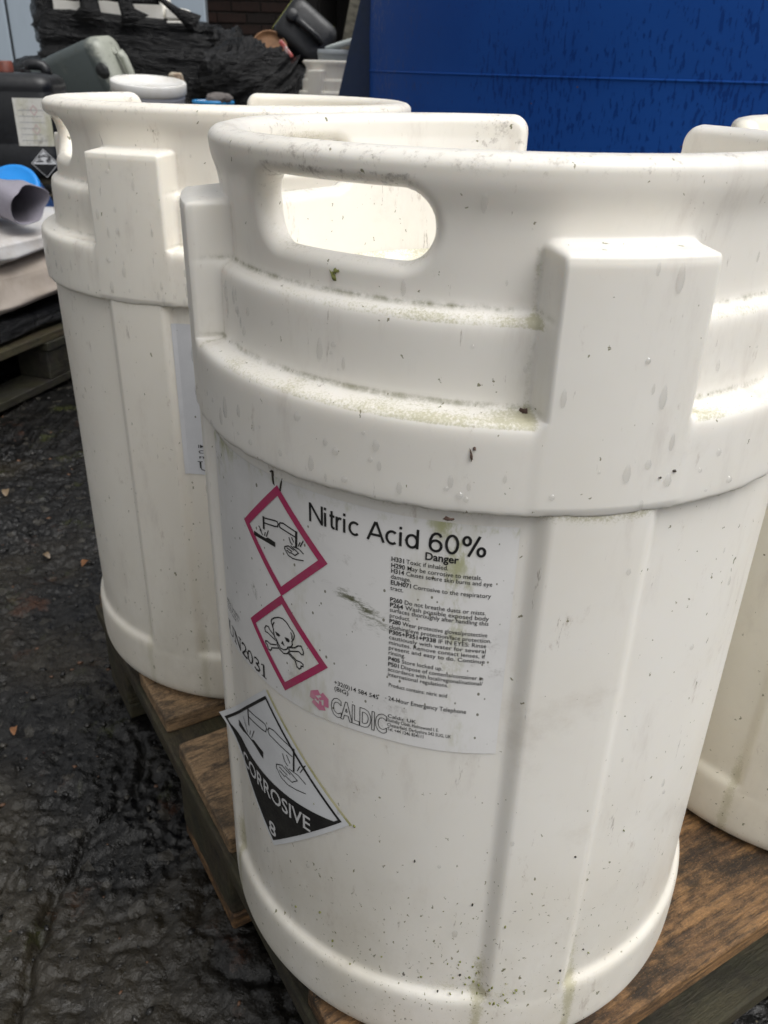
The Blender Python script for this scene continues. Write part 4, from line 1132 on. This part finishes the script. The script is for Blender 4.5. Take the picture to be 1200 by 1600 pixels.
def flat_placard(parent, loc, rotz, half):
    p = Print(); p.convex(lambda u: -(half - abs(u)), lambda u: half - abs(u), -half, half, 24, 2, 1, 0)
    h2 = half * .9
    p.convex(lambda u: -(h2 - abs(u)), lambda u: min(-.06 * half, h2 - abs(u)) if abs(u) < h2 * .94 else -(h2 - abs(u)), -h2, h2, 24, 2, 0, 1)
    p.line([(0, h2), (h2, 0), (0, -h2), (-h2, 0)], .002, 0, 1, True)
    corrosion(p, 0, half * .22, half * .95, .002, 0, 1)
    c, s_ = math.cos(rotz), math.sin(rotz)
    o = p.build("corrosive_sticker", lambda u, v, h: (u, -h - .0012, v), [M['ink'], M['paper_pl']], parent, .0006)
    o.location = loc; return o
def paper_label(parent, loc, w_, h_, mat, lines=6):
    p = Print(); p.convex(lambda u: 0, lambda u: h_, 0, w_, 4, 4, 0, 0)
    o = p.build("paper_label", lambda u, v, h: (u, -h - .0012, v), [mat], parent); o.location = loc
    q = Print()
    for k in range(lines):
        v = h_ * (.12 + .76 * k / lines); q.line([(w_ * .12, v), (w_ * random.uniform(.55, .88), v)], h_ * .012, 0, 1)
    q.line([(w_ * .45, h_ * .75), (w_ * .55, h_ * .85), (w_ * .65, h_ * .75), (w_ * .55, h_ * .65)], h_ * .018, 1, 1, True)
    q.line([(w_ * .45, h_ * .35), (w_ * .55, h_ * .45), (w_ * .65, h_ * .35), (w_ * .55, h_ * .25)], h_ * .018, 1, 1, True)
    q.build("faded_print", lambda u, v, h: (u, -h - .0012, v), [dirty("faded_grey_ink", (.36, .37, .38), (.5, .5, .5), .6, 50, .5, 0), dirty("faded_pink_ink", (.55, .38, .38), (.6, .55, .5), .5, 50, .5, 0)], o, .0006)
    return o

STK = .288     # top of the three-high pallet stack
j1 = jerrycan("jerrycan", (-1.245, 3.08, .2895), (0, 0, D2R(6)), .29, .25, .332, M['black_pl'], M['red_cap'], "black jerrycan with stained white label and red brown cap", "black jerrycans on the stack", True, -.022, .42, .072)
paper_label(j1, (.022, -.125, .098), .112, .140, M['paper_old'])
flat_placard(j1, (.094, -.125, .046), 0, .044)
j2 = jerrycan("jerrycan", (-1.545, 3.10, .2895), (0, 0, D2R(14)), .29, .25, .358, M['black_pl'], M['black_pl'], "black jerrycan cut off at the left edge with yellowed label corner", "black jerrycans on the stack")
paper_label(j2, (.0, -.125, .105), .135, .150, M['paper_old'])
flat_placard(j2, (.085, -.125, .050), 0, .045)
# jerrycan lying on its side, top to the right
gj = jerrycan("jerrycan", (-1.535, 4.10, .470), (D2R(8), D2R(69), 0), .28, .22, .43, M['grey_pl'], M['grey_pl'], "dirty translucent grey jerrycan lying on its side, handle to the right", None, False)
blob("grip_hole_shade", (-.004, -.104, .362), (.034, .010, .028), flat("grip_shade_dark", (.018, .02, .02), .6), parent=gj, amp=.012, freq=18, nu=50, nv=36)  # dark blob painted in for the shade inside the grip hole
for q_ in ((-.05, -.1115, .12), (.01, -.1115, .10), (.03, -.1115, .19)):
    part("scrape", rbox_mesh("scrape", .006, .001, random.uniform(.03, .05), .0003), M['pale_can'], gj, q_, (0, D2R(random.uniform(-14, 14)), 0))
bj = jerrycan("jerrycan", (-.470, 4.72, .700), (D2R(72), D2R(38), 0), .25, .21, .36, M['black_pl'], M['black_pl'], "black jerrycan tipped toward the camera on top of the bags", None)
M['lime'] = dirty("lime_label", (.36, .38, .10), (.2, .2, .08), .4, 20, .5)
part("seam_rib", tube_mesh("seam_rib", [(-.115, -.02, .30), (-.118, -.02, .2), (-.118, -.02, .1)], .006, 6), M['grey_pl'], gj)
part("side_label", rbox_mesh("side_label", .002, .17, .20, .0005), M['lime'], bj, (-.1265, 0, .19))
part("side_label", rbox_mesh("side_label", .17, .002, .18, .0005), M['lime'], bj, (0, .1065, .20))

# ------------------------------------------------------------------ pallet stacks and what stands on them
sch = dict(top=('wood_grey', 'wood_tan', 'wood_grey', 'wood_moss', 'wood_grey'), str=('wood_grey',) * 3, blk='wood_grey', bot=('wood_grey',) * 3)
for k in range(3):
    make_pallet((-1.62 + .01 * k, 3.32, ), .144 * k, D2R(3 - 2 * k), sch, ("bottom", "middle", "top")[k] + " grey pallet of the stack under the black jerrycans", "pallet stack behind the drums")
for k in range(3):
    make_pallet((-1.52 + .012 * k, 4.02), .144 * k, D2R(1 + k), sch, ("bottom", "middle", "top")[k] + " grey pallet of the stack under the white bucket", "pallet stack behind the drums")
# dark pallet at the left edge, seen from its corner
dk = dict(top=('wood_moss', 'wood_rot', 'wood_grey', 'wood_moss', 'wood_moss'), str=('wood_black',) * 3, blk='wood_black', bot=('wood_black',) * 3)
a2 = math.atan2(.954, .30)
Px, Py = -.955 - .31 * .954, 1.99 + .31 * .30
make_pallet((Px - .35 * .30, Py - .35 * .954), 0, a2, dk, "dark mossy pallet at the left edge under the white sacks")

def bucket(name, loc, r0, r1, h_, mat, label, group, lid=None):
    root = empty(name, loc); tag(root, label, "bucket", group)
    part("tub", lathe_mesh("tub", [(.001, 0), (r0, 0), (r0 + (r1 - r0) * .8, h_ * .80), (r1 * .985, h_ * .86), (r1, h_ * .87), (r1, h_ * .9), (r1 * .98, h_), (r1 * .95, h_), (r0 * .95, .01), (.001, .01)], 56), mat, root, smooth=False)
    if lid:
        part("lid", lathe_mesh("lid", [(.001, .004), (r1 * .90, .004), (r1 * .92, .016), (r1 * 1.03, .016), (r1 * 1.045, .012), (r1 * 1.045, -.020), (r1 * 1.02, -.024)], 56), lid, root, (0, 0, h_ + .004))
    return root
M['bucket_w'] = dirty("white_bucket", (.62, .63, .68), (.50, .50, .52), .4, 9, .4)
M['lid_w'] = dirty("white_lid_stained", (.86, .85, .82), (.48, .40, .26), .3, 9, .4)
bucket("bucket", (-.965, 3.66, .288), .116, .136, .262, M['bucket_w'], "white bucket with brown stained lid behind the cream drum", "buckets on the stack", M['lid_w'])
bpy.data.objects["bucket"].rotation_euler = (D2R(7), D2R(4), 0); bpy.data.objects["bucket"].location.z += .006
bb = bucket("bucket", (-.70, 3.62, .288), .066, .076, .222, M['bucket_w'], "small pale bucket with blue rim and grey rag inside", "buckets on the stack")
part("blue_rim", lathe_mesh("blue_rim", [(.0765, .206), (.081, .208), (.081, .222), (.074, .224), (.073, .218)], 40), flat("bright_blue_rim", (.03, .28, .62), .4), bb)
blob("rag", (-.672, 3.60, .518), (.052, .045, .020), dirty("grey_rag", (.19, .17, .16), (.10, .09, .08), .6, 40, .8, .4), "crumpled grey rag on the blue rimmed bucket", "rag", amp=.03, freq=14, e=.8, nu=60, nv=40)
blob("torn_carton", (-.925, 4.0, .572), (.03, .03, .026), dirty("torn_buff_card", (.50, .44, .34), (.22, .10, .05), .9, 40, .7, .3), "small torn stained carton scrap on the black bag", "carton", amp=.03, freq=16, e=.5, nu=60, nv=40)

# far keg with a grey bucket in its collar
keg = make_drum((-.205, 3.96, .05), -38, M['cream'], "distant beige drum with square lit handle hole beside the blue tank", None)
pk = make_pallet((-.62, 3.84), .05, D2R(5), sch, "grey pallet under the distant beige drum")
for k, dy in enumerate((-.26, .0825, .425)):
    o = link("timber_bearer", rbox_mesh("timber_bearer", 1.2, .08, .05, .003), M['wood_grey']); o.location = (-.62 + .6 - dy * .087, 3.84 + .052 + dy, -.119); o.rotation_euler = (0, 0, D2R(5))
    tag(o, ("front", "middle", "rear")[k] + " rough timber bearer under the pallet of the distant drum", "timber", "bearers under the far pallet")
bucket("bucket", (-.225, 3.93, .560), .080, .095, .138, dirty("grey_bucket", (.33, .36, .38), (.25, .27, .28), .5, 9, .45), "grey bucket standing inside the collar of the distant drum", "buckets on the stack")
o = link("loose_lid", lathe_mesh("loose_lid", [(.001, .006), (.085, .006), (.088, .012), (.096, .010), (.096, -.006), (.001, -.002)], 40), dirty("grey_lid", (.42, .46, .45), (.3, .32, .3), .4, 9, .45), None)
o.location = (-.195, 3.93, .722); o.rotation_euler = (D2R(4), D2R(-16), 0); tag(o, "loose grey lid tilted on the grey bucket", "lid")

# leaning plank, brown lid, blue cap, red packet
o = link("plank", rbox_mesh("plank", .135, .03, 1.65, .004, 2), wood_mat("plank_grey", (.14, .125, .095), (.10, .09, .07), (.05, .045, .035), .2)); o.location = (-.225, 5.0, .68); o.rotation_euler = (D2R(-6), D2R(12), 0)
tag(o, "greyish timber plank leaning in front of the dark shed", "plank")
o = link("fibre_lid", lathe_mesh("fibre_lid", [(.001, .0), (.072, .0), (.080, .005), (.083, .016), (.080, .022), (.074, .019), (.070, .010), (.05, .008), (.001, .008)], 40), dirty("brown_card_lid", (.25, .125, .055), (.12, .06, .03), .6, 20, .6)); o.location = (-.575, 4.38, .695); o.rotation_euler = (D2R(66), D2R(12), 0)
tag(o, "round brown lid lying on top of the bin bag", "lid")
o = link("blue_tub", loft_mesh("blue_tub", [(.040, .04, .012, 0, 0), (.05, .05, .014, .05, 0), (.053, .053, .014, .054, 0), (.053, .053, .014, .06, 0)]), flat("cobalt_plastic", (.02, .10, .55), .4)); o.location = (-.540, 4.44, .735); o.rotation_euler = (D2R(10), D2R(14), 0)
tag(o, "small bright blue tub behind the brown lid", "tub")
blob("food_packet", (-.487, 4.28, .70), (.011, .010, .042), dirty("red_white_packet", (.48, .09, .08), (.70, .66, .64), 1.0, 22, .4, .2), "crumpled red and white packet beside the tipped black jerrycan", "packet", amp=.01, freq=20, e=.6, nu=40, nv=40)
bpy.data.objects["food_packet"].rotation_euler = (0, D2R(-38), 0)

# left edge: blue tub lid, hose, lilac roll, sacks
bt = empty("blue_barrel", (-1.128, 2.80, .150), rot=(D2R(48), 0, 0)); tag(bt, "small barrel with bright blue domed lid at the left edge", "barrel")
part("barrel_body", lathe_mesh("barrel_body", [(.001, 0), (.075, 0), (.085, .02), (.088, .12), (.086, .20), (.08, .22)], 48), dirty("blue_barrel_dark", (.02, .07, .22), (.02, .04, .1), .5, 9, .4), bt, smooth=True)
part("lid", lathe_mesh("lid", [(.082, .20), (.086, .204), (.086, .216), (.081, .221), (.074, .2215), (.070, .219), (.04, .220), (.001, .221)], 56), dirty("azure_plastic", (.012, .25, .72), (.02, .20, .55), .4, 9, .35), bt, smooth=True)
o = link("crate", rbox_mesh("crate", .40, .34, .22, .01, 2), M['black_pl']); o.location = (-1.12, 2.78, -.036); tag(o, "black plastic box under the blue lidded barrel", "box")
o = link("hose", tube_mesh("hose", [(-1.13, 2.92, .262), (-1.04, 2.84, .277), (-.95, 2.78, .305), (-.86, 2.74, .33)], .014, 10), M['black_pl'], None, True); tag(o, "short black hose sticking out between jerrycan and drum", "hose")
def roll_mesh(L_, r, th):
    V, F = [], []; n_ = 44
    xs = np.linspace(-L_, 0, 14)
    prof = [(x, r) for x in xs] + [(.002, r - th / 2)] + [(x, r - th) for x in xs[::-1]]
    for x, rr in prof:
        for k in range(n_):
            a = 2 * math.pi * k / n_; sq = 1 - .10 * math.sin(a) ** 2 + .03 * math.sin(3 * a + x * 9)
            cr = .0045 * math.sin(2 * a + x * 23) + .003 * math.sin(5 * a - x * 41)
            V.append((x + .006 * math.sin(3 * a), (rr + cr) * math.cos(a) * 1.10, (rr + cr) * math.sin(a) * sq))
    for i in range(len(prof) - 1):
        for k in range(n_): F.append((i * n_ + k, i * n_ + (k + 1) % n_, (i + 1) * n_ + (k + 1) % n_, (i + 1) * n_ + k))
    return py_mesh("film_roll", V, F)
o = link("film_roll", roll_mesh(.62, .050, .003), M['lilac'], None, True); o.location = (-.900, 2.20, .318); o.rotation_euler = (0, D2R(3), D2R(-33))
tag(o, "open ended roll of lilac grey plastic sheet at the left edge", "roll")
RS = a2 - math.pi / 2
blob("folded_sack", (-1.11, 2.30, .222), (.235, .42, .030), M['sack_white'], "folded white sack lying under the lilac roll", "sack", "folded sacks on the dark pallet", e=.36, amp=.034, freq=5, str_=(1, .6, 2), rz=RS, nu=180, nv=80, seed=2, tilt=.3)
blob("folded_sack", (-1.11, 2.27, .128), (.225, .40, .066), M['sack_buff'], "bulging buff sack in the middle of the sack pile", "sack", "folded sacks on the dark pallet", e=.48, amp=.038, freq=4, str_=(1, .7, 1.8), rz=RS, nu=180, nv=90, seed=6, tilt=-.4)
blob("folded_sack", (-1.13, 2.20, .265), (.10, .14, .020), M['lilac'], "small crumpled pale sheet just under the open roll", "sack", "folded sacks on the dark pallet", e=.5, amp=.02, freq=9, rz=RS, nu=80, nv=40, seed=9)
blob("black_sheet", (-1.13, 2.26, .030), (.235, .42, .030), M['film'], "flattened black plastic sheet between dark pallet and sacks", "sheet", e=.35, amp=.03, freq=7, str_=(1, 1, 4), rz=RS, nu=140, nv=60, seed=4)
Vf, Ff = [], []
for i in range(15):
    for j in range(9):
        s_, t = i / 14, j / 8
        x = -1.16 + .20 * s_ - .02 * t; y = 1.87 + .05 * s_ + .06 * t * s_
        z = .185 - .135 * t * (1 - .12 * s_) + .012 * math.sin(s_ * 6 + t * 2)
        Vf.append((x + .03 * t, y - .05 * math.sin(t * 2.6), z))
for i in range(14):
    for j in range(8):
        o_ = i * 9 + j; Ff.append((o_, o_ + 1, o_ + 10, o_ + 9))
o = link("plastic_flap", py_mesh("plastic_flap", Vf, Ff), M['lilac'], None, True)
md = o.modifiers.new("thick", 'SOLIDIFY'); md.thickness = .003
tag(o, "pale lilac plastic flap hanging over the front of the sack pile", "sheet")
